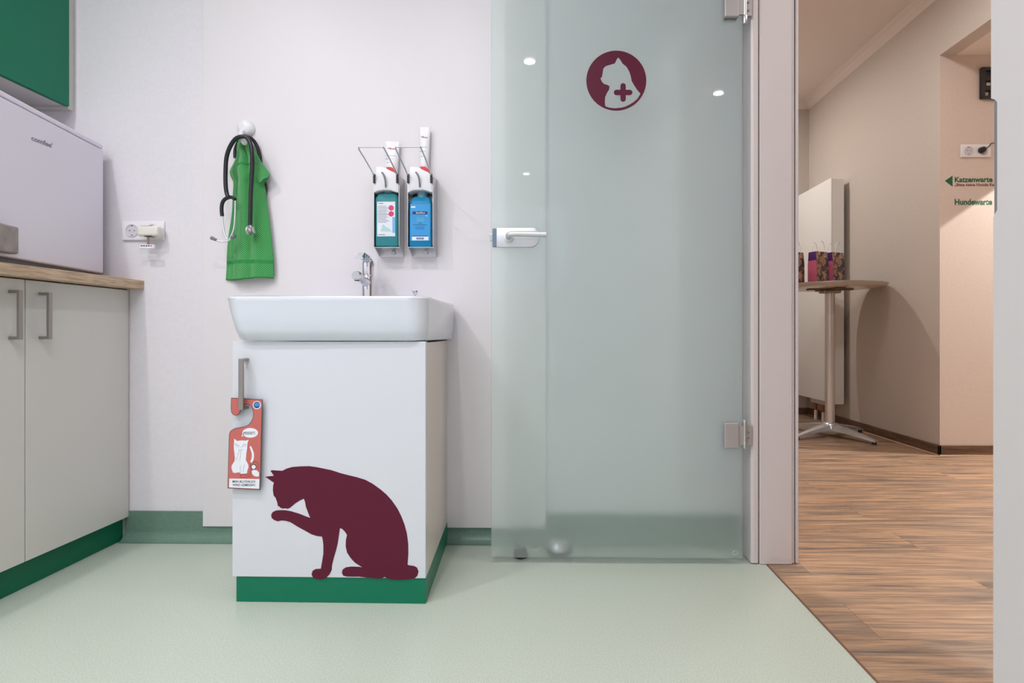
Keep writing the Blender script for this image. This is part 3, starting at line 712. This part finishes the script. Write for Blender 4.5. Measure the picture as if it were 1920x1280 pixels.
# washbasin
t = thing('washbasin', 'white ceramic washbasin on the cabinet with the cat silhouette', 'sink', (-.62, 1.69, .737))
sx0, sx1, sy0, sy1 = -.905, -.336, 1.452, YP-.0005
zr = .862
rings = []
for dxl, dxr, dy, r, z in ((.050,.026,.050,.035,.7370), (.032,.012,.032,.04,.7385), (.025,.008,.024,.042,.744), (.017,.004,.014,.045,.770), (.007,.002,.006,.048,.815), (.002,.001,.002,.05,.848), (.0,.0,.0,.05,.856), (.002,.002,.002,.05,.8605), (.007,.007,.007,.047,zr), (.016,.016,.016,.042,.8605)):
    rings.append(rrect(sx0+dxl, sx1-dxr, sy0+dy, sy1, r if True else r, z, 8))
for d_, yb, r, z in ((.022,1.80,.06,.856), (.030,1.795,.07,.83), (.050,1.77,.09,.79), (.10,1.72,.09,.765), (.18,1.66,.05,.758)):
    rings.append(rrect(sx0+d_, sx1-d_, sy0+d_*.9, yb, r, z, 8))
obj('basin', MB().loft(rings), CERAMIC, t, True)
obj('drain', MB().lathe([(0,.759), (.022,.759), (.024,.7615), (.018,.763), (0,.763)], (-.62, 1.60, 0)), CHROME, t, True)
kx = pix(770, 550, Y=1.80)
obj('plug_pull', MB().lathe([(.006,.860), (.006,.864), (.0035,.866), (.0035,.892), (.0075,.897), (.0105,.905), (.010,.908), (0,.9085)], (kx.x, 1.86, 0), 20), CHROME, t, True)
# tap
fx = pix(690, 540, Y=1.855).x; fyv = 1.855
t = thing('basin_tap', 'chrome single-lever tap on the back ledge of the washbasin', 'tap', (fx, fyv, .861))
zt1 = pix(690, 516, Y=fyv).z
obj('body', MB().lathe([(.0,.8615), (.026,.8615), (.026,.865), (.0205,.868), (.0195,.90), (.0195,zt1-.004), (.018,zt1), (0,zt1)], (fx, fyv, 0)), CHROME, t, True)
sp = pix(669, 518, Y=1.735)
obj('spout', MB().tube([(fx, fyv, zt1-.028), (fx-.004, fyv-.05, zt1-.020), (sp.x+.001, 1.745, sp.z+.003), (sp.x, 1.725, sp.z+.001)], [.0155, .0145], 18, 6).cyl((sp.x, 1.737, sp.z+.002), (sp.x, 1.737, sp.z-.012), .0115, .0100, 22, .001), CHROME, t, True)
obj('aerator', MB().cyl((sp.x, 1.737, sp.z-.0115), (sp.x, 1.737, sp.z-.0145), .0085, .0080, 20), DARK, t, True)
zl = pix(690, 487, Y=fyv).z
obj('lever_cap', MB().lathe([(0,zt1), (.0195,zt1), (.0200,zt1+.004), (.0200,zl-.012), (.017,zl-.002), (.010,zl+.003), (0,zl+.004)], (fx, fyv, 0)), CHROME, t, True)
lv = pix(672, 483, Y=1.76)
me = MB().loft([[(c_.x+dx, c_.y, c_.z+dz) for dx, dz in ((-w_, -h_), (-w_*.6, h_), (w_*.6, h_), (w_, -h_))] for c_, w_, h_ in ((Vector((fx, fyv+.018, zl-.010)), .019, .008), (Vector((fx, fyv-.005, zl+.004)), .0185, .007), (Vector((fx-.005, fyv-.05, zl+.012)), .0175, .006), (Vector((lv.x, 1.77, lv.z+.002)), .015, .004))])
obj('lever', me, CHROME, t, True)

# ------------------------------------------------------------------ dispensers
YF = 1.866; DW = .0445
def dispenser(xc, bottle, label):
    t = thing('wall_dispenser', label, 'dispenser', (xc, YP, 1.04))
    zA_, zB_ = 1.036, 1.064; zt_ = 1.312
    side = [(YP, zA_), (YF+.004, zB_), (YF, zB_+.006), (YF, zt_-.008), (YF+.012, zt_), (YP, zt_+.006)]
    mb = MB()
    for s_ in (-1, 1):
        x = xc+s_*DW; mb.prism([(y, z) for y, z in side], x-.0009, x+.0009, 'x')
    mb.box(xc-DW, xc+DW, YP-.002, YP, zA_, zt_+.006)
    mb.box(xc-DW, xc+DW, YF+.006, YP-.002, zB_-.003, zB_-.001)
    mb.box(xc-DW, xc+DW, YF+.03, YP-.002, zt_-.002, zt_)
    hs = obj('housing', mb, STEEL, t)
    obj('lock_button', MB().cyl((xc+.006, YP-.002, zA_+.016), (xc+.006, YP-.008, zA_+.016), .0075, n=20, bev=.001), PLAST, hs, True)
    # white pump head
    prof = [(-.0435,1.252),(-.030,1.259),(-.012,1.262),(0,1.261),(.012,1.262),(.028,1.257),(.0435,1.252),(.0435,1.29),(.041,1.312),(.033,1.318),(.026,1.333),(.012,1.339),(-.008,1.340),(-.010,1.343),(-.034,1.343),(-.037,1.330),(-.039,1.305),(-.0435,1.285)]
    ph = obj('pump_head', MB().prism([(xc+a_, b2) for a_, b2 in prof], YF-.004, YF+.045, 'y', .003, 2), PLAST, t, True)
    red = [(xc+a_, b2) for a_, b2 in ((-.002,1.340),(.010,1.342),(.022,1.340),(.031,1.332),(.033,1.322),(.018,1.328),(.006,1.334))]
    obj('red_cap', MB().prism(red, YF-.006, YF+.02, 'y', .001, 1), BRED, ph)
    obj('spout_tube', MB().tube([(xc-.014, YF-.006, 1.322), (xc-.006, YF-.012, 1.312), (xc-.001, YF-.012, 1.295), (xc, YF-.008, 1.27)], .0028, 10), mat('spout_grey', (120,124,124), .4), ph, True)
    # lever
    za_ = 1.312; zp = pix(700, 276, Y=1.70).z
    mb = MB().tube([(xc-.041, YF-.002, 1.293), (xc-.041, YF-.012, za_), (xc-.0415, 1.775, za_+.024), (xc-.0415, 1.715, zp-.004), (xc-.040, 1.706, zp), (xc-.034, 1.702, zp+.001), (xc, 1.702, zp+.001), (xc+.034, 1.702, zp+.001), (xc+.040, 1.706, zp), (xc+.0415, 1.715, zp-.004), (xc+.0415, 1.775, za_+.024), (xc+.041, YF-.012, za_), (xc+.041, YF-.002, 1.293)], .0024, 10, 5)
    lv_ = obj('arm_lever', mb, STEEL, t, True)
    for s_ in (-1, 1): obj('lever_socket', MB().box(xc+s_*.0405-.0035, xc+s_*.0405+.0035, YF-.012, YF-.003, 1.284, 1.316, .0015), DARK, lv_)
    z0 = zB_-.0008
    if bottle == 'teal':
        b = thing('soap_bottle', 'teal green soap bottle with white label in the left dispenser', 'bottle', (xc, YF+.03, z0))
        obj('bottle_body', MB().loft([rrect(xc-DW+.002+e, xc+DW-.003-e, YF+.004+e, YF+.058-e, .010, z, 4) for e, z in ((.004,z0),(.0,z0+.004),(0,1.235),(.006,1.250),(.018,1.258))]), TEAL, b, True)
        y = YF+.0037
        obj('bottle_neck', MB().cyl((xc, YF+.03, 1.256), (xc, YF+.03, 1.266), .016), CLEARB, b, True)
        lb = obj('bottle_label', MB().box(xc-.034, xc+.030, y-.0006, y, 1.100, 1.222), LWHITE, b)
        mb = MB(); mb.box(xc-.030, xc-.012, y-.0009, y-.0006, 1.2145, 1.217)
        for k in range(14):
            mb.box(xc-.031, xc-.031+(.028+.012*((k*7) % 5)/4), y-.0009, y-.0006, 1.206-k*.0044, 1.2074-k*.0044)
        mb.box(xc-.031, xc-.006, y-.0009, y-.0006, 1.1045, 1.107)
        obj('label_print', mb, mat('label_grey', (120,124,140), .5), lb)
        obj('label_circle', flat([circ(xc+.016, 1.200, .0095)], y-.0006, .0004), PINK, lb)
        obj('label_circle', flat([circ(xc+.016, 1.179, .0095)], y-.0006, .0004), PINK, lb)
        obj('label_stripe', MB().box(xc+.020, xc+.0298, y-.0009, y-.0006, 1.112, 1.168), SKYB, lb)
        obj('label_picture', flat([[(xc-.022,1.118),(xc+.018,1.116),(xc+.010,1.128),(xc-.004,1.134),(xc-.010,1.142),(xc-.016,1.138),(xc-.018,1.128)]], y-.0006, .0003), mat('print_pale_teal', (176,212,216), .5), lb)
    else:
        b = thing('sanitiser_bottle', 'bright blue hand sanitiser bottle in the right dispenser', 'bottle', (xc, YF+.03, z0))
        obj('bottle_body', MB().loft([rrect(xc-DW+.003+e, xc+DW-.004-e, YF+.004+e*.5, YF+.058-e*.5, .008, z, 4) for e, z in ((.004,z0),(.0,z0+.004),(0,1.190),(.001,1.205),(.005,1.226),(.012,1.238),(.022,1.243))]), BLUEB, b, True)
        obj('bottle_neck', MB().lathe([(.018,1.240),(.017,1.252),(.018,1.254),(.018,1.262),(.013,1.266)], (xc, YF+.03, 0)), CLEARB, b, True)
        y = YF+.0037
        lb = obj('bottle_label', MB().box(xc-.036, xc+.034, y-.0006, y, 1.084, 1.214), mat('label_bright_blue', (44,150,214), .4), b)
        nv = obj('label_title_bar', MB().box(xc-.028, xc+.024, y-.0010, y-.0006, 1.177, 1.187), NAVY, lb)
        obj('label_title', text('Sterillium', xc-.016, xc+.016, 1.1790, 1.1855, y-.0010, bold=.01), LWHITE, lb)
        obj('label_logo', MB().box(xc-.033, xc-.018, y-.0010, y-.0006, 1.200, 1.2055), LWHITE, lb)
        mb = MB().box(xc-.026, xc+.022, y-.0010, y-.0006, 1.139, 1.1415)
        for k in range(3): mb.box(xc-.018, xc+.014, y-.0010, y-.0006, 1.132-k*.004, 1.1332-k*.004)
        mb.box(xc-.006, xc+.004, y-.0010, y-.0006, 1.145, 1.1475)
        mb.box(xc-.030, xc+.026, y-.0010, y-.0006, 1.100, 1.1025)
        obj('label_print', mb, mat('print_mid_blue', (34,96,160), .5), lb)
        obj('label_picture', flat([[(xc-.013,1.150),(xc+.011,1.150),(xc+.013,1.163),(xc+.009,1.170),(xc+.005,1.160),(xc+.001,1.172),(xc-.004,1.160),(xc-.008,1.171),(xc-.014,1.163)]], y-.0006, .0004), mat('print_hand_blue', (76,160,206), .5), lb)
        wb = obj('label_footer', MB().box(xc-.030, xc+.028, y-.0010, y-.0006, 1.0855, 1.0985), LWHITE, lb)
        mb = MB()
        for k in range(6): mb.box(xc-.014+k*.0045, xc-.011+k*.0045, y-.0013, y-.0010, 1.0885, 1.0955)
        obj('label_footer_print', mb, NAVY, lb)
        obj('label_dot', flat([circ(xc+.021, 1.172, .0038)], y-.0006, .0004), SKYB, lb)
    return t
xL = pix(724.5, 400, Y=YF).x; xR_ = pix(788, 400, Y=YF).x
dispenser(xL, 'teal', 'steel arm-lever wall dispenser holding the teal green soap bottle')
dispenser(xR_, 'blue', 'steel arm-lever wall dispenser holding the bright blue bottle')
# hand cream tubes standing on the dispensers
def cream(name, label, px0, px1, pytop, xc, tilt):
    Y = YP-.020; z0 = 1.3125
    a_, b2 = pix(px0, pytop, Y=Y), pix(px1, pytop, Y=Y)
    xm = (a_.x+b2.x)/2; w = (b2.x-a_.x)/2; zt_ = a_.z
    t = thing(name, label, 'tube', (xm, Y, z0))
    Mx = Matrix.Translation((xm, 0, z0)) @ Matrix.Rotation(tilt, 4, 'Y') @ Matrix.Translation((-xm, 0, -z0))
    rings = []
    for k in range(8):
        f_ = k/7; ww = w*(.86+.14*f_); dd = .0145*(1-f_)**.7+.0012
        rings.append([Mx @ Vector((xm+ww*math.cos(2*PI*i/28)*(1 if abs(math.cos(2*PI*i/28)) > .99 else 1), Y+.002+dd*math.sin(2*PI*i/28), z0+.016+(zt_-z0-.016)*f_)) for i in range(28)])
    obj('tube_body', MB().loft(rings), PLAST, t, True)
    obj('tube_cap', MB().cyl(Mx @ Vector((xm, Y+.002, z0)), Mx @ Vector((xm, Y+.002, z0+.0165)), min(w*.8, .014), n=24), PLAST, t, True)
    H = zt_-z0; mb = MB()
    yb_ = Y-.006
    pr = MB()
    def ln(zz, xa, xb, hh_, mbb): mbb.box(xm+xa*w, xm+xb*w, Y-.0135+.011*((zz-z0)/H)**1.0-.001, Y-.0125+.011*((zz-z0)/H), zz, zz+hh_, M=Mx)
    ln(z0+H*.80, -.55, -.1, .003, mb); ln(z0+H*.60, -.7, .5, .0012, mb); ln(z0+H*.52, -.7, .3, .0012, mb); ln(z0+H*.42, -.5, .2, .0012, mb)
    obj('print', mb, mat('print_soft_grey', (170,168,180), .5), t)
    ln(z0+H*.785, -.3, .55, .0022, pr); obj('print', pr, mat('print_soft_red', (206,96,110), .5), t)
    ln(z0+H*.22, -.5, .4, .003, pr := MB()); obj('print', pr, mat('print_rose', (230,170,190), .5), t)
cream('hand_cream_tube', 'short white cream tube standing behind the left dispenser lever', 719, 747, 265, xL, .04)
cream('hand_cream_tube', 'tall slim white cream tube standing behind the right dispenser lever', 784, 805, 238, xR_, .02)

# ------------------------------------------------------------------ wall hook, towel, stethoscope
hk = pix(463, 242, Y=YP)
t = thing('wall_hook', 'round white wall hook holding the green towel', 'hook', (hk.x, YP, hk.z-.03))
Rx = Matrix.Rotation(PI/2, 4, 'X')
obj('disc', MB().lathe([(0,0), (.030,0), (.031,.004), (.029,.014), (.022,.021), (.010,.024), (0,.0245)], (hk.x, YP, hk.z), 36, Rx), PLAST, t, True)
hb = pix(456, 262, Y=YP-.05)
obj('prong', MB().tube([(hk.x-.003, YP-.018, hk.z-.012), (hk.x-.004, YP-.030, hk.z-.030), (hb.x, YP-.042, hb.z-.008), (hb.x-.001, YP-.052, hb.z-.004), (hb.x-.001, YP-.054, hb.z+.010)], [.0085, .0075], 16, 6), PLAST, t, True)
# towel
rows = [(262,449,463),(268,445,469),(276,443,474),(285,443,479),(295,442,484),(305,437,489),(313,431,495),(320,427,501),(327,427.5,505),(333,430,502),(338,433,496),(345,433,494),(360,432,497),(380,431,499),(400,430,502),(420,427,504.5),(440,423.5,507),(460,421.5,509),(480,420.5,511),(500,420,512),(515,419,512.5),(522.5,418.5,511.5)]
YT = YP-.022
def rowat(y):
    for a_, b2 in zip(rows, rows[1:]):
        if a_[0] <= y <= b2[0]:
            k = (y-a_[0])/(b2[0]-a_[0]); return a_[1]+(b2[1]-a_[1])*k, a_[2]+(b2[2]-a_[2])*k
    return rows[-1][1:]
nr, nc = 110, 56
bm = bmesh.new(); uv = bm.loops.layers.uv.new('UVMap'); G = []
for i in range(nr+1):
    y = 262+(523-262)*i/nr; l_, r_ = rowat(y); v_ = i/nr; row = []
    for j in range(nc+1):
        u_ = j/nc
        fold = .016*math.exp(-((u_-.40-.05*v_)/.12)**2)*(1-.4*v_) + .012*math.exp(-((u_-.74+.05*v_)/.12)**2) - .007*math.exp(-((u_-.58)/.06)**2)*(1-.3*v_)
        ub = .36-.16*min(1, v_*2.2)                     # hem of the front layer over the layer behind
        if v_ > .16: fold -= .016*(1/(1+math.exp((u_-ub)*110)))*min(1, (v_-.16)*8)
        edge = .010*(1-min(1, min(u_, 1-u_)*9))
        yy = y + (2.0*math.sin(u_*5+.5) if i > nr-12 else 0)*(i-(nr-12))/12 if i > nr-12 else y
        w = pix(l_+(r_-l_)*u_, yy, Y=YT); d_ = -fold+edge-.004
        row.append((bm.verts.new((w.x, min(YP-.005, YT+d_), w.z)), (u_*.20, -v_*.52)))
    G.append(row)
fl = []
for i in range(nr):
    for j in range(nc):
        q = (G[i][j], G[i+1][j], G[i+1][j+1], G[i][j+1]); f_ = bm.faces.new([a_[0] for a_ in q])
        for lp, a_ in zip(f_.loops, q): lp[uv].uv = a_[1]
        v_ = i/nr
        u_ = j/nc
        f_.material_index = 1 if (.855 < v_ < .885 or v_ > .985 or (.165 < v_ < .19 and .2 < u_ < .75)) else 0
mb = MB(); mb.bm.free(); mb.bm = bm
tw = obj('towel', mb, TOWEL, smooth=True, loc=(pix(465, 400, Y=YT).x, YT, pix(465, 523, Y=YT).z))
tw.data.materials.append(TOWELB)
sm = tw.modifiers.new('thickness', 'SOLIDIFY'); sm.thickness = .004; sm.offset = 0
fp = [(471,282),(480,291),(487,300),(496,312),(505,325),(503,331),(494,335),(486,342),(480,330),(474,310)]
me = curve_mesh([wpoly(smoothpoly(fp, 3), YT-.024)], .004)
cn = obj('folded_corner', MB().mesh(upright(me, YT-.020, .004)), TOWEL, tw)
uvl = cn.data.uv_layers.new(name='UVMap')
for lp in cn.data.loops: v = cn.data.vertices[lp.vertex_index].co; uvl.data[lp.index].uv = (v.x*.9+v.z*.3, v.z*.9)
tag(tw, 'green waffle-weave hand towel hanging from the round wall hook', 'towel')
# stethoscope
YS = YP-.068
def S(pts, Y): return [pix(p[0], p[1], Y=(p[2] if len(p) > 2 else Y)) for p in pts]
t = thing('stethoscope', 'black stethoscope hanging over the green towel on the hook', 'stethoscope', S([(470, 430)], YS)[0])
Yn = YS
tb = obj('tubing', MB().tube(S([(429,371,Yn+.012),(425,362,Yn+.014),(423,345,Yn+.014),(423,320,Yn+.014),(424.5,297,Yn+.012),(430,278,Yn+.008),(440,262,Yn),(450,256.5,Yn-.004),(460,256.5,Yn-.002),(467,263,Yn-.002),(471,274,Yn-.002),(473,290,Yn-.002),(473,310,Yn),(471.5,340,Yn+.000),(470,370,Yn+.000),(469.5,400,Yn),(469,422,Yn)], Yn), .0070, 14, 6), BLACKR, t, True)
obj('rear_loop', MB().tube(S([(441,296,YP-.012),(441,282,YP-.012),(446,268,YP-.020),(455,258,YP-.034),(466,257,YP-.032),(476,264,YP-.018),(483,277,YP-.012),(487,292,YP-.009),(489,312,YP-.008),(490,330,YP-.008),(495,341,YP-.009),(498,350,YP-.010),(497,360,YP-.010),(496,368,YP-.010)], Yn), .0062, 14, 6), BLACKR, tb, True)
obj('yoke', MB().tube(S([(441,374,Yn+.006),(435,370,Yn+.008),(429,370,Yn+.010),(421,374,Yn+.010),(416.5,382,Yn+.010),(415.5,393,Yn+.010),(416.5,405,Yn+.010)], Yn), .0062, 14, 6), BLACKR, t, True)
obj('ear_tube', MB().tube(S([(416.5,404,Yn+.010),(418,420,Yn+.008),(421,437,Yn+.006),(426,449,Yn+.004),(429,449,Yn+.002),(434,441,Yn),(438,430,Yn+.002),(440,415,Yn+.004),(441,395,Yn+.006),(441,376,Yn+.007)], Yn), .0027, 12, 6), ALU, t, True)
obj('ear_tube', MB().tube(S([(434,444,Yn),(430,450,Yn),(424,452.5,Yn-.002),(416,453,Yn-.004),(409,451.5,Yn-.006),(404,449,Yn-.008)], Yn), .0027, 12, 6), ALU, t, True)
a_, b2 = S([(406,450),(396,445.5)], Yn-.008)
obj('ear_tip', MB().cyl(a_, b2, .0045, .0068, 18, .0012), GREYP, t, True)
a_, b2 = S([(433,446.5),(441,441)], Yn-.001)
obj('ear_tip', MB().cyl(a_, b2, .0050, .0072, 18, .0012), GREYP, t, True)
c1 = S([(470,431)], Yn)[0]
cp = obj('chest_piece', MB().cyl(c1+Vector((-.010,0,-.002)), c1+Vector((-.004,0,-.002)), .0175, n=28, bev=.001).cyl(c1+Vector((-.004,0,-.002)), c1+Vector((.006,0,-.001)), .010, n=24).cyl(c1+Vector((.006,0,-.001)), c1+Vector((.013,0,0)), .009, .0125, 24, .001).cyl(c1+Vector((-.001,0,.022)), c1+Vector((0,0,.004)), .0045, n=16), STEEL, t, True)

# ------------------------------------------------------------------ hall furniture
# radiator
ry0, ry1, rx0 = 4.37, 5.0-.02, 2.30
a_ = pix(1560, 335, Y=ry0); b2 = pix(1578, 758, Y=ry0); rx0 = pix(1558.5, 600, Y=ry0).x; rx1 = pix(1584, 600, Y=ry0).x
t = thing('radiator', 'tall white flat panel radiator on the hall wall behind the bar table', 'radiator', ((rx0+rx1)/2, 4.65, b2.z))
obj('front_panel', MB().box(rx0, rx0+.012, ry0+.002, YE-.05, b2.z+.01, a_.z+.01, .003), RADM, t)
obj('side_cover', MB().box(rx0+.012, rx1-.008, ry0, ry0+.012, b2.z, a_.z, .002).box(rx0+.012, rx1, ry0+.012, YE-.06, b2.z+.02, a_.z-.01), RADM, t)
for x, y in ((2.36, 4.75), (2.36, 4.62)):
    obj('pipe_sleeve', MB().cyl((x, y, .0), (x, y, .08), .014, n=16), PLAST, t)
    obj('pipe', MB().cyl((x, y, .08), (x, y, .15), .010, n=16), COPPER, t)
obj('valve', MB().box(2.335, 2.385, 4.56, 4.80, .145, b2.z+.03, .008, 2), PLAST, t)
for z_ in (.5, 1.6): obj('wall_bracket', MB().box(rx1-.001, XW-.0002, 4.48, 4.54, z_, z_+.06), STEEL, t)

# bar table
tx, ty, th = 2.075, 3.97, 1.112
t = thing('bar_table', 'round-topped bar table with metal column beside the radiator', 'table', (tx, ty, 0))
rt = .365
obj('tabletop', MB().lathe([(0,th-.026), (rt*.8,th-.026), (rt*.955,th-.016), (rt,th-.004), (rt,th), (rt-.004,th+.002), (0,th+.002)], (tx, ty, 0), 72), TABLEW, t, True)
obj('edge_band', MB().lathe([(rt-.001,th-.005), (rt+.0015,th-.004), (rt+.0015,th+.001), (rt-.002,th+.0026)], (tx, ty, 0), 72), STEEL, t, True)
obj('mounting_plate', MB().box(tx-.16, tx+.16, ty-.03, ty+.03, th-.036, th-.026, .002).box(tx-.03, tx+.03, ty-.16, ty+.16, th-.036, th-.026, .002), mat('dark_bracket', (110,84,64), .5), t)
obj('bracket_hub', MB().box(tx-.065, tx+.065, ty-.04, ty+.04, th-.060, th-.034, .008, 3), NICKEL, t, True)
obj('column', MB().cyl((tx, ty, .085), (tx, ty, th-.05), .033, n=40), mat('polished_aluminium', (224,222,222), .25, .7), t, True)
POL = mat('cast_aluminium', (214,218,226), .22, .75)
obj('base_hub', MB().lathe([(.045,.045), (.060,.06), (.052,.085), (.040,.100), (.034,.102)], (tx, ty, 0), 32), POL, t, True)
for k in range(4):
    an = math.radians(-65+90*k); Mr = Matrix.Translation((tx, ty, 0)) @ Matrix.Rotation(an, 4, 'Z')
    rings = []
    for f_ in range(9):
        q_ = f_/8; x = .02+q_*.33; w = .042-.024*q_; zc = .088-.060*q_**1.3; h_ = .030*(1-q_)+.010
        rings.append([Mr @ Vector(p_) for p_ in ((x, -w, zc-h_), (x, -w*.9, zc), (x, 0, zc+.006), (x, w*.9, zc), (x, w, zc-h_))])
    lg = obj('base_leg', MB().loft(rings), POL, t)
    e = Mr @ Vector((.335, 0, 0))
    obj('foot', MB().cyl((e.x, e.y, 0.0), (e.x, e.y, .020), .016, .013, 16), DARK, lg)
# gift bags
def bag(px, Y, th_):
    x = pix(px, 530, Y=Y).x; z = th+.0022
    return x, Y, z
bp_ = [(1489, 3.86), (1534, 3.84), (1564, 3.88)]
w, d_, h_ = .118, .074, .222
x0, y0, z0 = bag(bp_[0][0], bp_[0][1], 0)
lab = ['gift bag farthest left on the bar table, cut off by the door frame', 'middle gift bag on the bar table with magenta side', 'gift bag with animal photo print nearest the table centre, rightmost of three']
t0 = thing('gift_bag', lab[0], 'bag', (x0, y0, z0), 'printed gift bags on the bar table')
R_ = Matrix.Translation((x0, y0, 0)) @ Matrix.Rotation(math.radians(24), 4, 'Z')
def face(pts, M): 
    mb = MB(); mb.bm.faces.new([mb.bm.verts.new(M @ Vector(p_)) for p_ in pts]); return mb
obj('body', MB().loft([[R_ @ Vector((sx*(w/2-e), sy*(d_/2-e*2.2), z0+z)) for sx, sy in ((-1,-1),(1,-1),(1,1),(-1,1))] for e, z in ((0,0),(.0,h_*.6),(.003,h_))], True, False), BAGP, t0)
e = .0006
obj('side_panel', MB().loft([[R_ @ Vector((-w/2-e+q_*.0, sy*(d_/2-ee*2.2-.001), z0+z)) for sy in (-1, 1)]+[R_ @ Vector((-w/2-e-.0004, sy*(d_/2-ee*2.2-.001), z0+z)) for sy in (1, -1)] for q_, ee, z in ((0,0,.001),(0,0,h_*.6),(0,.001,h_*.72))]), MAGENTA, t0)
obj('side_panel', MB().loft([[R_ @ Vector((-w/2-e, sy*(d_/2-ee*2.2-.001), z0+z)) for sy in (-1, 1)]+[R_ @ Vector((-w/2-e-.0004, sy*(d_/2-ee*2.2-.001), z0+z)) for sy in (1, -1)] for ee, z in ((.001,h_*.72),(.003,h_*.995))]), PURPLE, t0)
for s_ in (-1, 1):
    yy = s_*(d_/2-.007)
    obj('handle', MB().tube([R_ @ Vector(p_) for p_ in ((-.028, yy, z0+h_-.02), (-.026, yy, z0+h_+.03), (-.016, yy, z0+h_+.062), (0, yy, z0+h_+.074), (.016, yy, z0+h_+.062), (.026, yy, z0+h_+.03), (.028, yy, z0+h_-.02))], .0022, 8, 4), PAPERW, t0, True)
for (px, Y), lb_ in zip(bp_[1:], lab[1:]):
    x1, y1_, _ = bag(px, Y, 0); copy_thing(t0, (x1-x0, y1_-y0, 0), lb_)

# niche wall: bracket, socket, lettering
a_, b2 = pix(1835, 187, Y=YW), pix(1866, 128, Y=YW)
t = thing('screen_bracket', 'black metal screen mounting plate high on the niche wall', 'bracket', ((a_.x+b2.x)/2, YW, a_.z))
hol = []
w_ = b2.x-a_.x+.09; h__ = b2.z-a_.z
for u0, v0, u1, v1 in ((.16,.72,.40,.90),(.50,.62,.86,.90),(.14,.36,.40,.58),(.52,.36,.88,.54),(.14,.08,.42,.26),(.52,.08,.86,.28)):
    hol.append([(a_.x+w_*u0, a_.z+h__*v0), (a_.x+w_*u1, a_.z+h__*v0), (a_.x+w_*u1, a_.z+h__*v1), (a_.x+w_*u0, a_.z+h__*v1)])
obj('plate', flat([rrect(a_.x, a_.x+w_, a_.z, b2.z, .008, 0, 4, '2d')]+hol, YW-.006, .012), BLACKR, t)
obj('backing', MB().box(a_.x+.004, a_.x+w_-.004, YW-.006, YW-.0005, a_.z+.004, b2.z-.004), mat('bracket_black_shadow', (24,26,34), .6), t)  # near-black sheet behind the slotted plate
FITM = mat('fitting_grey', (170,160,150), .4)
for u0, v0 in ((.27,.47),(.68,.76),(.72,.2),(.2,.16)): obj('fitting', MB().box(a_.x+w_*u0-.012, a_.x+w_*u0+.012, YW-.012, YW-.006, a_.z+h__*v0-.010, a_.z+h__*v0+.010, .002), FITM, t)
a_, b2 = pix(1800, 295.5, Y=YW), pix(1856, 271, Y=YW)
socket_unit('wall_socket', 'white double socket on the niche wall above the green lettering', a_.x, b2.x, a_.z, b2.z, YW, 2)
c_ = pix(1837, 283, Y=YW)
t = thing('power_plug', 'black plug with cable in the right half of the niche socket', 'plug', (c_.x, YW-.012, c_.z))
obj('plug_body', MB().cyl((c_.x, YW-.010, c_.z), (c_.x, YW-.035, c_.z), .020, .016, 24, .002), BLACKR, t, True)
obj('cable', MB().tube([(c_.x, YW-.03, c_.z), (c_.x+.02, YW-.045, c_.z+.012), (c_.x+.045, YW-.03, c_.z+.035), (c_.x+.08, YW-.015, c_.z+.044), (c_.x+.16, YW-.012, c_.z+.044), (c_.x+.30, YW-.008, c_.z+.02)], .0032, 10, 6), BLACKR, t, True)
t = thing('wall_lettering', 'green waiting room lettering with arrow on the niche wall', 'sign', (pix(1815, 360, Y=YW).x, YW, pix(1815, 386, Y=YW).z))
obj('arrow', flat([wpoly([(1771.5,339),(1786,329),(1786,350)], YW)], YW, .0006), DGREEN, t)
obj('lettering', ptext('Katzenwarte', (1790,331.5), (1861,341.5), YW-.0003, bold=.035), DGREEN, t)
o = obj('lettering', ptext('„Bitte keine Hunde Ka', (1789.5,343.6), (1864,349.6), YW-.0003, bold=.03), DRED, t)
o['label'] = 'small dark red line of lettering'
obj('lettering', ptext('Hundewarte', (1790,373), (1860.5,384), YW-.0003, bold=.035), DGREEN, t)

for o in scene.objects:
    if '_o' in o: del o['_o']
